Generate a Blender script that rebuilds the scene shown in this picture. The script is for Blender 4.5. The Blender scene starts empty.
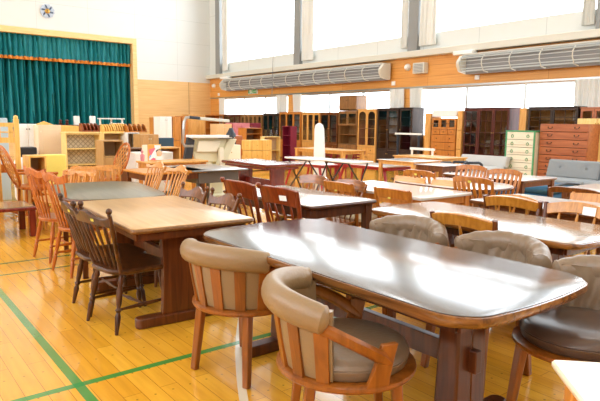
import bpy, bmesh, math, random
from mathutils import Vector, Matrix
random.seed(7)
sc = bpy.context.scene
C = sc.collection
PI = math.pi
R = math.radians
sin, cos = math.sin, math.cos

# ------------------------------------------------------------------ camera
FPX, PITCH, ROLL, YAW, EYE = 569.245, .135748, .0116366, .663231, 1.35
F_ = Vector((sin(YAW)*cos(PITCH), cos(YAW)*cos(PITCH), -sin(PITCH)))
r0 = Vector((cos(YAW), -sin(YAW), 0)); u0 = r0.cross(F_)
R_ = r0*cos(ROLL)+u0*sin(ROLL); U_ = -r0*sin(ROLL)+u0*cos(ROLL)
cam = bpy.data.objects.new('camera', bpy.data.cameras.new('camera')); C.objects.link(cam)
M_ = Matrix.Identity(4)
for i in range(3):
    M_[i][0], M_[i][1], M_[i][2] = R_[i], U_[i], -F_[i]
M_[2][3] = EYE
cam.matrix_world = M_
cam.data.sensor_width = 36; cam.data.lens = FPX*36/600
cam.data.clip_start = .05; cam.data.clip_end = 200
sc.camera = cam

def ray(u, v): return F_ + R_*((u-300)/FPX) - U_*((v-200.5)/FPX)
def atZ(u, v, z):
    d = ray(u, v); return d*((z-EYE)/d.z)+Vector((0, 0, EYE))
def atX(u, v, X):
    d = ray(u, v); return d*(X/d.x)+Vector((0, 0, EYE))
def atY(u, v, Y):
    d = ray(u, v); return d*(Y/d.y)+Vector((0, 0, EYE))

# ------------------------------------------------------------------ materials
def lin(h):
    h = h.lstrip('#'); o = []
    for i in (0, 2, 4):
        c = int(h[i:i+2], 16)/255
        o.append(c/12.92 if c <= .04045 else ((c+.055)/1.055)**2.4)
    return (*o, 1)
MC = {}
def nt(name):
    m = bpy.data.materials.new(name); m.use_nodes = True
    n = m.node_tree.nodes; l = m.node_tree.links
    return m, n, l, n['Principled BSDF']
def wl(h):
    c = lin(h); return (min(1, c[0]*1.04), c[1]*.99, c[2]*.74, 1)
def plain(name, col, rough=.5, metal=0, bump=0, bscale=60, spec=.5, coat=0):
    if name in MC: return MC[name]
    m, n, l, p = nt(name)
    p.inputs['Base Color'].default_value = lin(col)
    p.inputs['Roughness'].default_value = rough; p.inputs['Metallic'].default_value = metal
    p.inputs['Specular IOR Level'].default_value = spec
    p.inputs['Coat Weight'].default_value = coat; p.inputs['Coat Roughness'].default_value = .12
    tc = n.new('ShaderNodeTexCoord'); no = n.new('ShaderNodeTexNoise'); no.inputs['Scale'].default_value = bscale
    l.new(tc.outputs['Object'], no.inputs['Vector'])
    mx = n.new('ShaderNodeMix'); mx.data_type = 'RGBA'; mx.blend_type = 'MULTIPLY'; mx.inputs[0].default_value = .12
    mx.inputs[6].default_value = lin(col); l.new(no.outputs['Color'], mx.inputs[7]); l.new(mx.outputs[2], p.inputs['Base Color'])
    if bump:
        b = n.new('ShaderNodeBump'); b.inputs['Strength'].default_value = bump; b.inputs['Distance'].default_value = .01
        l.new(no.outputs['Fac'], b.inputs['Height']); l.new(b.outputs[0], p.inputs['Normal'])
    MC[name] = m; return m
def wood(name, c1, c2, rough=.4, axis='y', scale=1., coat=.15, spec=.4, crough=.2):
    if name in MC: return MC[name]
    m, n, l, p = nt(name)
    tc = n.new('ShaderNodeTexCoord'); mp = n.new('ShaderNodeMapping')
    s = {'x': (1.2, 14, 14), 'y': (14, 1.2, 14), 'z': (14, 14, 1.2)}[axis]
    mp.inputs['Scale'].default_value = [k*scale for k in s]
    no = n.new('ShaderNodeTexNoise'); no.inputs['Scale'].default_value = 2.2; no.inputs['Detail'].default_value = 6
    no.inputs['Distortion'].default_value = .8
    cr = n.new('ShaderNodeValToRGB'); cr.color_ramp.elements[0].position = .32; cr.color_ramp.elements[1].position = .68
    cr.color_ramp.elements[0].color = wl(c2); cr.color_ramp.elements[1].color = wl(c1)
    l.new(tc.outputs['Object'], mp.inputs[0]); l.new(mp.outputs[0], no.inputs['Vector'])
    l.new(no.outputs['Fac'], cr.inputs[0]); l.new(cr.outputs[0], p.inputs['Base Color'])
    p.inputs['Roughness'].default_value = rough; p.inputs['Specular IOR Level'].default_value = spec
    p.inputs['Coat Weight'].default_value = coat; p.inputs['Coat Roughness'].default_value = crough
    MC[name] = m; return m
def glassmat(name, tint='#FFFFFF', fac=.12, rough=.02):
    if name in MC: return MC[name]
    m, n, l, p = nt(name); n.remove(p)
    t = n.new('ShaderNodeBsdfTransparent'); t.inputs[0].default_value = lin(tint)
    g = n.new('ShaderNodeBsdfGlossy'); g.inputs['Roughness'].default_value = rough
    f = n.new('ShaderNodeLayerWeight'); f.inputs['Blend'].default_value = .5
    q = n.new('ShaderNodeMath'); q.operation = 'POWER'; q.inputs[1].default_value = 4; l.new(f.outputs['Facing'], q.inputs[0])
    a = n.new('ShaderNodeMath'); a.operation = 'MULTIPLY_ADD'; a.inputs[1].default_value = .5; a.inputs[2].default_value = fac*.5; l.new(q.outputs[0], a.inputs[0])
    x = n.new('ShaderNodeMixShader'); l.new(a.outputs[0], x.inputs[0]); l.new(t.outputs[0], x.inputs[1]); l.new(g.outputs[0], x.inputs[2])
    l.new(x.outputs[0], n['Material Output'].inputs[0]); MC[name] = m; return m

# woods: (light, dark)
W_darktop = wood('dark walnut gloss', '#3c2c22', '#24170e', .24, 'y', .6, 1, crough=.17, spec=1)
W_darkleg = wood('dark reddish walnut', '#5c2e14', '#3c1a0a', .35, 'z', 1)
W_t2 = wood('beige table', '#cba67e', '#b48c62', .3, 'y', .5, .4, crough=.25)
W_t2edge = wood('brown edge', '#8a6444', '#6a482c', .35, 'y')
W_brown = wood('brown', '#6e3a1a', '#4c240e', .35, 'z')
W_gray = wood('grey stained top', '#6e6a60', '#565248', .3, 'y', .5, .4, crough=.2)
W_dark = wood('windsor dark', '#5e3414', '#2e1405', .36, 'z', 1, .12)
W_orange = wood('windsor orange', '#c47026', '#9a4c10', .38, 'z', 1, .15)
W_natural = wood('natural wood', '#d4944c', '#b47430', .38, 'z', 1, .3)
W_oak = wood('oak', '#bd7834', '#985618', .38, 'z', 1, .3)
W_oakh = wood('oak flat', '#d9a066', '#c88a4c', .3, 'y', 1, .4)
W_cherry = wood('cherry', '#8e3e18', '#64260a', .35, 'z', 1, .25)
W_capt = wood('captain chair wood', '#98581f', '#703c0c', .36, 'z', .8, .25)
W_walnut = wood('walnut', '#7c4820', '#58300e', .38, 'z', 1, .2)
W_shiny = wood('shiny bent ply', '#9a5c26', '#6a3610', .2, 'y', 1.2, .6)
W_red = wood('mahogany', '#7c2a20', '#551410', .25, 'z', 1, .5)
W_redtop = wood('mahogany top', '#7a3028', '#5a1c18', .18, 'y', 1, .7)
W_cabred = wood('cabinet mahogany', '#5e2a24', '#3e1814', .45, 'z', 1, .0, spec=.3)
W_cabdark = wood('cabinet dark', '#423230', '#2a1e1c', .45, 'z', 1, .0, spec=.3)
W_cabbrown = wood('cabinet brown', '#98704c', '#785434', .35, 'z', 1, .3)
W_cablight = wood('cabinet light oak', '#dfae72', '#cc9450', .38, 'z', 1, .3)
W_caborange = wood('cabinet orange', '#c98540', '#ac6626', .38, 'z', 1, .3)
W_cream = wood('cream wood', '#f0d8a4', '#e4c688', .45, 'z', 1, .2)
W_pine = wood('pine', '#eec47c', '#dcaa5c', .42, 'z', 1, .2)
W_chestc = wood('cherry chest', '#b06a48', '#8e4c2e', .35, 'y', .5, .3)
W_brn = wood('dresser taupe', '#c09a70', '#aa8258', .45, 'z', 1, .1)
P_white = plain('white lacquer', '#f4f4f0', .4)
P_whitetop = plain('white laminate top', '#ece8e2', .2, coat=.5)
P_cream = plain('cream', '#efe6cc', .5)
P_leather = plain('taupe leather', '#8f7350', .36, bump=.15, bscale=90)
P_leather2 = plain('brown leather', '#7f6a54', .34, bump=.2, bscale=60)
P_darkseat = plain('dark brown vinyl', '#5a473b', .28)
P_black = plain('black metal', '#1e1e22', .35, spec=.6)
P_navy = plain('navy tube', '#27303c', .35)
P_navyf = plain('navy fabric', '#2a5a78', .8, bump=.3, bscale=120)
P_greyf = plain('grey fabric', '#8e9294', .9, bump=.3, bscale=160)
P_lgreyf = plain('pale grey fabric', '#c4c4c2', .9, bump=.3, bscale=160)
P_creamf = plain('cream cushion', '#e6dcc0', .85, bump=.2, bscale=100)
P_metal = plain('brushed metal', '#b9b9b4', .3, .9)
P_brass = plain('brass', '#c9a052', .3, .9)
P_crimson = plain('crimson', '#a01c3c', .45)
P_redleg = plain('red lacquer', '#b82434', .35, coat=.4)
P_pink = plain('pink panel', '#d8848a', .55)
P_salmon = plain('pale salmon panel', '#f0c890', .55)
P_dred = plain('dark red box', '#7e1430', .5)
P_green = plain('green paint', '#4f9c68', .45)
P_dmetal = plain('dark knob', '#3a3028', .35, .8)
P_inside = plain('cabinet interior', '#b89878', .7)
P_paper = plain('paper tag', '#f8f8f4', .6)
P_ink = plain('ink', '#5a5a66', .7)
P_yellow = plain('yellow tag', '#d8cc58', .6)
P_grey = plain('grey plastic', '#8c8c8c', .5)
G_cab = glassmat('cabinet glass', '#e8e8e8', .1)
G_win = glassmat('window glass', '#FFFFFF', .05)

# ------------------------------------------------------------------ mesh builder
class B:
    def __init__(s): s.bm = bmesh.new()
    def _add(s, vs, fs):
        v = [s.bm.verts.new(p) for p in vs]
        for f in fs:
            try: s.bm.faces.new([v[i] for i in f])
            except ValueError: pass
        return s
    def box(s, x0, x1, y0, y1, z0, z1, m=None, taper=1.):
        cx, cy = (x0+x1)/2, (y0+y1)/2
        q = []
        for z, k in ((z0, taper), (z1, 1.)):
            for x, y in ((x0, y0), (x1, y0), (x1, y1), (x0, y1)):
                q.append(Vector((cx+(x-cx)*k, cy+(y-cy)*k, z)))
        if m: q = [m @ p for p in q]
        return s._add(q, [(3, 2, 1, 0), (4, 5, 6, 7), (0, 1, 5, 4), (1, 2, 6, 5), (2, 3, 7, 6), (3, 0, 4, 7)])
    def tube(s, pts, rad, n=8, sx=1., up=None):
        pts = [Vector(p) for p in pts]
        if not isinstance(rad, (list, tuple)): rad = [rad]*len(pts)
        rings = []; a = None
        for i, p in enumerate(pts):
            d = (pts[min(i+1, len(pts)-1)]-pts[max(i-1, 0)]).normalized()
            if a is None:
                a = Vector(up) if up else (Vector((0, 0, 1)) if abs(d.z) < .9 else Vector((0, 1, 0)))
            a = (a-d*a.dot(d)).normalized(); b = d.cross(a)
            ring = []
            for k in range(n):
                t = 2*PI*(k+.5)/n
                ring.append(p+a*(cos(t)*rad[i])+b*(sin(t)*rad[i]*sx))
            rings.append(ring)
        vs = [v for r in rings for v in r]; fs = []
        for i in range(len(rings)-1):
            for k in range(n):
                j = (k+1) % n
                fs.append((i*n+k, i*n+j, (i+1)*n+j, (i+1)*n+k))
        fs.append(tuple(range(n-1, -1, -1))); L = (len(rings)-1)*n
        fs.append(tuple(range(L, L+n)))
        return s._add(vs, fs)
    def bar(s, a, b, w, h, up=(0, 0, 1), taper=1.):
        """rectangular bar from a to b; h along up, w across"""
        a, b = Vector(a), Vector(b); d = (b-a).normalized(); u = Vector(up); u = (u-d*u.dot(d)).normalized(); c = d.cross(u)
        q = []
        for p, k in ((a, taper), (b, 1.)):
            for i, j in ((-1, -1), (1, -1), (1, 1), (-1, 1)): q.append(p+c*(i*w/2*k)+u*(j*h/2*k))
        return s._add(q, [(0, 1, 2, 3), (7, 6, 5, 4), (4, 5, 1, 0), (5, 6, 2, 1), (6, 7, 3, 2), (7, 4, 0, 3)])
    def turned(s, a, b, prof, n=8):
        a, b = Vector(a), Vector(b)
        return s.tube([a.lerp(b, t) for t, _ in prof], [r for _, r in prof], n)
    def prism(s, out, z0, z1, m=None, edge=None):
        """outline (x,y) list extruded; edge = list of (z, inset) for a moulded edge"""
        rings = edge or [(z0, 0), (z1, 0)]
        n = len(out); cx = sum(p[0] for p in out)/n; cy = sum(p[1] for p in out)/n
        vs = []
        for z, ins in rings:
            for x, y in out:
                d = math.hypot(x-cx, y-cy) or 1
                ax = (x-cx)/d; ay = (y-cy)/d
                v = Vector((x-ax*ins, y-ay*ins, z)); vs.append(m @ v if m else v)
        fs = [tuple(range(n-1, -1, -1)), tuple(range((len(rings)-1)*n, len(rings)*n))]
        for i in range(len(rings)-1):
            for k in range(n):
                j = (k+1) % n; fs.append((i*n+k, i*n+j, (i+1)*n+j, (i+1)*n+k))
        return s._add(vs, fs)
    def slab(s, fn, nu, nv, th, thv=None):
        """closed shell around surface fn(u,v)->(point, normal), thickness th"""
        vs = []; fs = []
        for side in (0, 1):
            for i in range(nu+1):
                for j in range(nv+1):
                    p, nn = fn(i/nu, j/nv)
                    vs.append(Vector(p)+Vector(nn)*(th/2 if side else -th/2))
        K = (nu+1)*(nv+1); I = lambda i, j, q=0: q*K+i*(nv+1)+j
        for i in range(nu):
            for j in range(nv):
                fs.append((I(i, j), I(i, j+1), I(i+1, j+1), I(i+1, j)))
                fs.append((I(i, j, 1), I(i+1, j, 1), I(i+1, j+1, 1), I(i, j+1, 1)))
        for i in range(nu):
            fs.append((I(i, 0), I(i+1, 0), I(i+1, 0, 1), I(i, 0, 1))); fs.append((I(i+1, nv), I(i, nv), I(i, nv, 1), I(i+1, nv, 1)))
        for j in range(nv):
            fs.append((I(0, j+1), I(0, j), I(0, j, 1), I(0, j+1, 1))); fs.append((I(nu, j), I(nu, j+1), I(nu, j+1, 1), I(nu, j, 1)))
        return s._add(vs, fs)
    def ball(s, c, rx, ry=None, rz=None, n=10):
        ry = ry or rx; rz = rz or rx; c = Vector(c)
        k = n//2; pts = []; 
        vs = [c+Vector((0, 0, -rz))]
        for i in range(1, k):
            t = -PI/2+PI*i/k
            for j in range(n):
                a = 2*PI*j/n; vs.append(c+Vector((cos(t)*cos(a)*rx, cos(t)*sin(a)*ry, sin(t)*rz)))
        vs.append(c+Vector((0, 0, rz))); fs = []
        for j in range(n): fs.append((0, 1+(j+1) % n, 1+j))
        for i in range(k-2):
            for j in range(n):
                q = (j+1) % n; fs.append((1+i*n+j, 1+i*n+q, 1+(i+1)*n+q, 1+(i+1)*n+j))
        L = 1+(k-2)*n; T = len(vs)-1
        for j in range(n): fs.append((L+j, L+(j+1) % n, T))
        return s._add(vs, fs)
    def build(s, name, mat, parent=None, bev=0, ang=40, sub=0):
        bmesh.ops.recalc_face_normals(s.bm, faces=s.bm.faces)
        me = bpy.data.meshes.new(name); s.bm.to_mesh(me); s.bm.free()
        me.materials.append(mat)
        me.shade_smooth(); me.set_sharp_from_angle(angle=R(ang))
        o = bpy.data.objects.new(name, me); C.objects.link(o)
        if parent: o.parent = parent
        if bev:
            b = o.modifiers.new('bevel', 'BEVEL'); b.width = bev; b.segments = 2; b.limit_method = 'ANGLE'; b.angle_limit = R(40)
        if sub:
            b = o.modifiers.new('subdivision', 'SUBSURF'); b.levels = sub; b.render_levels = sub
        return o
def tag(o, label, cat, group=None):
    o['label'] = label; o['category'] = cat
    if group: o['group'] = group
    return o
def thing(name, label, cat, loc=(0, 0, 0), rot=0, group=None):
    o = bpy.data.objects.new(name, None); C.objects.link(o); o.empty_display_size = .2
    o.location = loc; o.rotation_euler = (0, 0, rot); return tag(o, label, cat, group)
def kids(o): return KIDS.get(o.name, None) or [c for c in bpy.data.objects if c.parent == o]
KIDS = {}
def dup(root, label, loc, rot, group=None):
    ks = kids(root); KIDS[root.name] = ks
    r = root.copy(); C.objects.link(r); r.location = loc; r.rotation_euler = (0, 0, rot); r['label'] = label
    if group: r['group'] = group
    for ch in ks:
        g = kids(ch) if ch.name in KIDS else [c for c in bpy.data.objects if c.parent == ch]
        KIDS[ch.name] = g
        c = ch.copy(); C.objects.link(c); c.parent = r
        for q in g:
            d = q.copy(); C.objects.link(d); d.parent = c
    return r
def struct(o, name=None):
    o['kind'] = 'structure'; return o
def rrect(w, l, r, n=5, bow=0, bowx=0):
    """rounded rectangle outline w (x) by l (y); bow bulges the short ends, bowx the long sides"""
    pts = []
    for cx, cy, a0 in ((w/2-r, l/2-r, 0), (-w/2+r, l/2-r, 90), (-w/2+r, -l/2+r, 180), (w/2-r, -l/2+r, 270)):
        for k in range(n+1):
            a = R(a0+90*k/n); pts.append((cx+r*cos(a), cy+r*sin(a)))
        nxt = {0: 'y', 90: 'x', 180: 'y', 270: 'x'}[a0]
        for k in range(1, 6):
            t = k/6
            if a0 == 0: pts.append(((w/2-r)*(1-2*t), l/2))
            if a0 == 90: pts.append((-w/2, (l/2-r)*(1-2*t)))
            if a0 == 180: pts.append((-(w/2-r)*(1-2*t), -l/2))
            if a0 == 270: pts.append((w/2, -(l/2-r)*(1-2*t)))
    out = []
    for x, y in pts:
        out.append((x+(bowx*(1-(2*y/l)**2))*(1 if x > 0 else -1), y+(bow*(1-(2*x/w)**2))*(1 if y > 0 else -1)))
    return out

# ------------------------------------------------------------------ chairs
LEGP = [(0, .011), (.08, .013), (.3, .019), (.36, .012), (.4, .021), (.44, .012), (.5, .017), (.72, .021), (.8, .013), (.84, .019), (.9, .014), (1, .012)]
LEGS = [(0, .012), (.4, .018), (.75, .019), (1, .014)]
SPP = [(0, .007), (.3, .012), (.5, .008), (.8, .011), (1, .006)]
def rail_fn(shape, w, zt, hh):
    def top(t):
        q = abs(2*t-1)
        if shape == 'wave': return zt+.022*cos(q*PI*1.5)*(1-.2*q)-.012*q
        if shape == 'arch': return zt+.03*(1-q*q)-.012
        if shape == 'comb': return zt+.018*cos(q*PI*1.7)+.01*q
        if shape == 'bow': return zt+.025*(1-q**4)
        return zt
    def bot(t):
        q = abs(2*t-1)
        if shape in ('wave',): return zt-hh+.012*(1-q)
        if shape == 'arch': return zt-hh+.03*(1-q*q)
        if shape == 'comb': return zt-hh+.028*cos(q*PI*1.7)*.5
        if shape == 'bow': return zt-hh+.02*(1-q*q)
        return zt-hh
    return top, bot
def windsor(name, label, loc, rot, group, H=.85, sz=.43, w=.42, wb=.36, rail='wave', rh=.09, nsp=6, posts=True, finial=False,
            mat=W_dark, smat=None, turned=True, lean=.13, fat=.017, seat='shield', slats=False, seatw=.43, midrail=False,
            tagc=None, rear_leg=False, stretch=True, cushion=None, lowrail=False):
    t = thing(name, label, 'chair', loc, rot, group); smat = smat or mat
    xs = -.18; xt = xs-lean; bow = .045
    # seat
    if seat == 'shield': out = [(x*1.0+(.02 if x > 0 else 0), y*(1+.12*(x/.2))) for x, y in rrect(.42, seatw, .12, 4, 0, 0)]
    elif seat == 'round': out = [(.21*cos(a), .22*sin(a)) for a in [2*PI*k/20 for k in range(20)]]
    else: out = rrect(.4, seatw, .04, 3)
    B().prism(out, 0, 0, None, [(sz-.04, .03), (sz-.03, .006), (sz-.012, 0), (sz-.002, .01), (sz-.002, .03)]).build('seat', smat, t)
    if cushion: B().prism(rrect(.38, seatw-.04, .07, 4), 0, 0, None, [(sz-.002, .01), (sz+.02, 0), (sz+.035, .02)]).build('cushion', cushion, t)
    pr = LEGP if turned else LEGS
    for sx in (-1, 1):
        for sy in (-1, 1):
            top = (.14*sx, (seatw/2-.07)*sy, sz-.03); ft = (.2*sx-.01, (seatw/2-.025)*sy, 0)
            if rear_leg and sx < 0: continue
            b = B()
            if turned: b.turned(ft, top, pr, 10)
            elif rear_leg: b.bar(ft, top, .034, .034, (1, 0, 0), .8)
            else: b.turned(ft, top, pr, 8)
            b.build('leg', mat, t)
    if stretch:
        zz = sz*.38; k = .2-.06*.38
        for sy in (-1, 1): B().turned((-k, (seatw/2-.04)*sy, zz), (k, (seatw/2-.04)*sy, zz), [(0, .008), (.5, .014), (1, .008)], 8).build('stretcher', mat, t)
        B().turned((0, -(seatw/2-.04), zz), (0, seatw/2-.04, zz), [(0, .008), (.35, .009), (.5, .014), (.65, .009), (1, .008)], 8).build('stretcher', mat, t)
    zt = H-.03; top, bot = rail_fn(rail, w, zt, rh)
    def P(tt, z):
        yy = (tt-.5); f = (z-sz)/(H-sz)
        return Vector((xs-lean*f-bow*(1-4*yy*yy)*f+.02, 2*yy*(wb/2+(w/2-wb/2)*f), z))
    def fn(u, v):
        z = bot(u)+(top(u)-bot(u))*v; p = P(u, z); q = P(min(u+.02, 1), z)-P(max(u-.02, 0), z)
        nn = q.cross(Vector((-lean, 0, H-sz))).normalized(); return p, nn
    B().slab(fn, 18, 2, .026 if not slats else .022).build('crest_rail', mat, t, bev=.004)
    e = 0 if not posts else .06
    for i in range(nsp):
        u = (i+.5)/nsp*(1-2*e)+e if nsp > 1 else .5
        a = P(u, sz-.01); b = P(u, bot(u)+.01); bb = B()
        if slats: bb.bar(a, b, .03, .012, (1, 0, 0))
        else: bb.turned(a, b, SPP if turned else [(0, .008), (.5, .01), (1, .007)], 7)
        bb.build('slat' if slats else 'spindle', mat, t)
    if posts:
        for u in (-.01, 1.01):
            if rear_leg:
                a = P(u, sz); a.x -= .0; b = B(); topz = zt+(.01 if not finial else .03)
                b.tube([(-.22, a.y*1.02, 0), (a.x, a.y, sz*.6), (a.x, a.y, sz), P(u, topz)], [fat*.8, fat, fat, fat*.85], 8, 1.2)
            else:
                b = B().turned(P(u, sz-.02), P(u, zt+.0), [(0, fat*.75), (.15, fat), (.2, fat*.6), (.25, fat*1.05), (.5, fat*.8), (.75, fat), (1, fat*.85)], 9)
            b.build('back_post', mat, t)
            if finial:
                p = P(u, zt+.028); B().ball(p-Vector((0, 0, .022)), .013, n=8).ball(p, .02, .02, .022, 10).build('finial', mat, t)
    if midrail or lowrail:
        hh = .05 if midrail else .03; zc = sz+.14 if midrail else sz+.1
        def f2(u, v):
            p = P(u, zc+hh*v); return p, Vector((1, 0, 0))
        B().slab(f2, 10, 1, .018).build('back_rail', mat, t, bev=.003)
    if tagc is not None:
        u0_, wt, mt = tagc
        p = P(u0_, zt-rh*.42); q = (P(u0_+.02, zt)-P(u0_-.02, zt)).normalized(); up = Vector((-lean, 0, H-sz)).normalized()
        nn = q.cross(up).normalized(); sg = 1 if wt > 0 else -1; wt = abs(wt); c = p+nn*(.019)*sg
        o = B()._add([c-q*wt/2-up*wt*.3, c+q*wt/2-up*wt*.3, c+q*wt/2+up*wt*.3, c-q*wt/2+up*wt*.3,
                      c-q*wt/2-up*wt*.3+nn*.001*sg, c+q*wt/2-up*wt*.3+nn*.001*sg, c+q*wt/2+up*wt*.3+nn*.001*sg, c-q*wt/2+up*wt*.3+nn*.001*sg],
                     [(0, 1, 2, 3), (4, 5, 6, 7), (0, 1, 5, 4), (1, 2, 6, 5), (2, 3, 7, 6), (3, 0, 4, 7)]).build('price_tag', mt, t)
    return t
def boxchair(name, label, loc, rot, group, H=.78, sz=.42, w=.42, mat=W_natural, rh=.16, smat=None, nslat=0, tagc=None, curve=.02, lean=.08):
    """straight legged chair with a board backrest"""
    t = thing(name, label, 'chair', loc, rot, group)
    B().prism(rrect(.4, w, .05, 3), 0, 0, None, [(sz-.02, .005), (sz+.01, 0), (sz+.025, .02)]).build('seat', smat or mat, t)
    B().box(-.17, .17, -w/2+.03, w/2-.03, sz-.07, sz-.02).build('seat_frame', mat, t, .003)
    for sy in (-1, 1):
        y = sy*(w/2-.02)
        B().bar((.17, y, 0), (.17, y, sz-.02), .036, .036, (1, 0, 0), .8).build('leg', mat, t, .004)
        B().tube([(-.2, y, 0), (-.185, y, sz*.7), (-.19, y, sz+.05), (-.19-lean, y, H)], [.017, .022, .021, .017], 6, .9, (1, 0, 0)).build('leg', mat, t)
    def fn(u, v):
        z = H-.01-rh*(1-v)+.012*(1-(2*u-1)**2)*v; f = (z-sz)/(H-sz)
        return Vector((-.18-lean*f-curve*(1-(2*u-1)**2), (u-.5)*(w-.0), z)), Vector((1, 0, .1))
    B().slab(fn, 10, 3, .022).build('backrest', mat, t, .005)
    for i in range(nslat):
        z = sz+.1+i*.07
        def f3(u, v, z=z): return Vector((-.2-lean*(z-sz)/(H-sz)-curve*(1-(2*u-1)**2), (u-.5)*(w-.04), z+.035*v)), Vector((1, 0, 0))
        B().slab(f3, 8, 1, .015).build('back_rail', mat, t)
    if tagc:
        y0, wt, mt = tagc; x = -.18-lean-curve
        B().box(x-.016, x-.013, y0-wt/2, y0+wt/2, H-.09, H-.09+wt*.5).build('price_tag', mt, t)
    return t
def captain(label, loc, rot, group=None, inner=P_leather2, name='captain_chair', wrinkle=0.):
    t = thing(name, label, 'chair', loc, rot, group)
    n = 44; ell = lambda a, r: (r*cos(a), r*sin(a))
    B().prism([ell(2*PI*k/n, .285) for k in range(n)], 0, 0, None, [(.372, .03), (.378, .006), (.388, 0), (.4, .002), (.405, .012)]).build('seat_frame', W_capt, t)
    B().prism([ell(2*PI*k/n, .243) for k in range(n)], 0, 0, None, [(.402, .012), (.415, -.004), (.448, -.012), (.452, -.008), (.456, -.012), (.48, .0), (.495, .03), (.505, .12)]).build('cushion', inner, t)
    def rr(z): return .25+.045*max(0, (z-.40))/.28
    arc = 67
    def fn(u, v):
        a2 = arc-(4 if wrinkle else -2); a = R(180-a2+2*a2*u); z = .41+.28*v; r = rr(z)-.012
        k = wrinkle*.007*(sin(u*34+2.5*sin(v*3+u*7))+.6*sin(u*19+2))*(.25+v)
        bulge = .006*sin(PI*v)
        return Vector(((r+k+bulge)*cos(a), (r+k+bulge)*sin(a), z)), Vector((cos(a), sin(a), 0))
    B().slab(fn, 90 if wrinkle else 40, 8, .03 if not wrinkle else .07).build('back_panel', P_leather2 if wrinkle else P_leather, t)
    for a0 in (-61, -37, -12, 12, 37, 61):
        a0 = 180+a0; hw = 5.6
        def f2(u, v, a0=a0):
            a = R(a0+(u-.5)*2*hw); z = .395+.28*v; r = rr(z)+.008
            return Vector((r*cos(a), r*sin(a), z)), Vector((cos(a), sin(a), 0))
        B().slab(f2, 3, 6, .018).build('back_slat', W_capt, t, .002)
    pts = []; rad = []; N = 64
    for k in range(N+1):
        q = k/N; a = R(180-arc+2*arc*q); e = abs(2*q-1)
        pts.append(Vector((.298*cos(a), .298*sin(a), (.688 if not wrinkle else .68)-(.035 if not wrinkle else .05)*e**2.2)))
        rd = (.06 if not wrinkle else .07)*(1-.1*e**3)*(1+wrinkle*.022*sin(k*1.1)+wrinkle*.03*sin(k*.5+1))
        if k in (0, N): rd *= .35
        if k in (1, N-1): rd *= .8
        if k in (3, N-3): rd *= .95
        rad.append(rd)
    B().tube(pts, rad, 18, .8, (0, 0, 1)).build('back_roll', P_leather2 if wrinkle else P_leather, t)
    for k in (1, -1):
        P0 = []
        for q in (58, 66, 76, 90, 104, 114):
            a = PI-R(q); r = .28+.012*sin(PI*(q-50)/64); P0.append(Vector((r*cos(a), k*(r*sin(a)), .638-.0011*(q-50)-.00002*(q-50)**2)))
        B().tube(P0, [.02, .022, .022, .023, .024, .014], 8, 1.25, (1, 0, 0)).build('armrest', W_capt, t)
        def f4(u, v, k=k):
            a = k*R(76-2*v+(u-.5)*(13+7*(1-v)**2)); z = .385+.18*v; r = .268+.012*v
            return Vector((r*cos(a)+.03*v, r*sin(a), z)), Vector((cos(a), sin(a), 0))
        B().slab(f4, 3, 8, .024).build('arm_post', W_capt, t, .003)
    for sx in (-1, 1):
        for sy in (-1, 1):
            B().bar((.2*sx, .19*sy, 0), (.165*sx, .165*sy, .375), .048, .042, (1, 0, 0), .8).build('leg', W_capt, t, .007)
    return t

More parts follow.
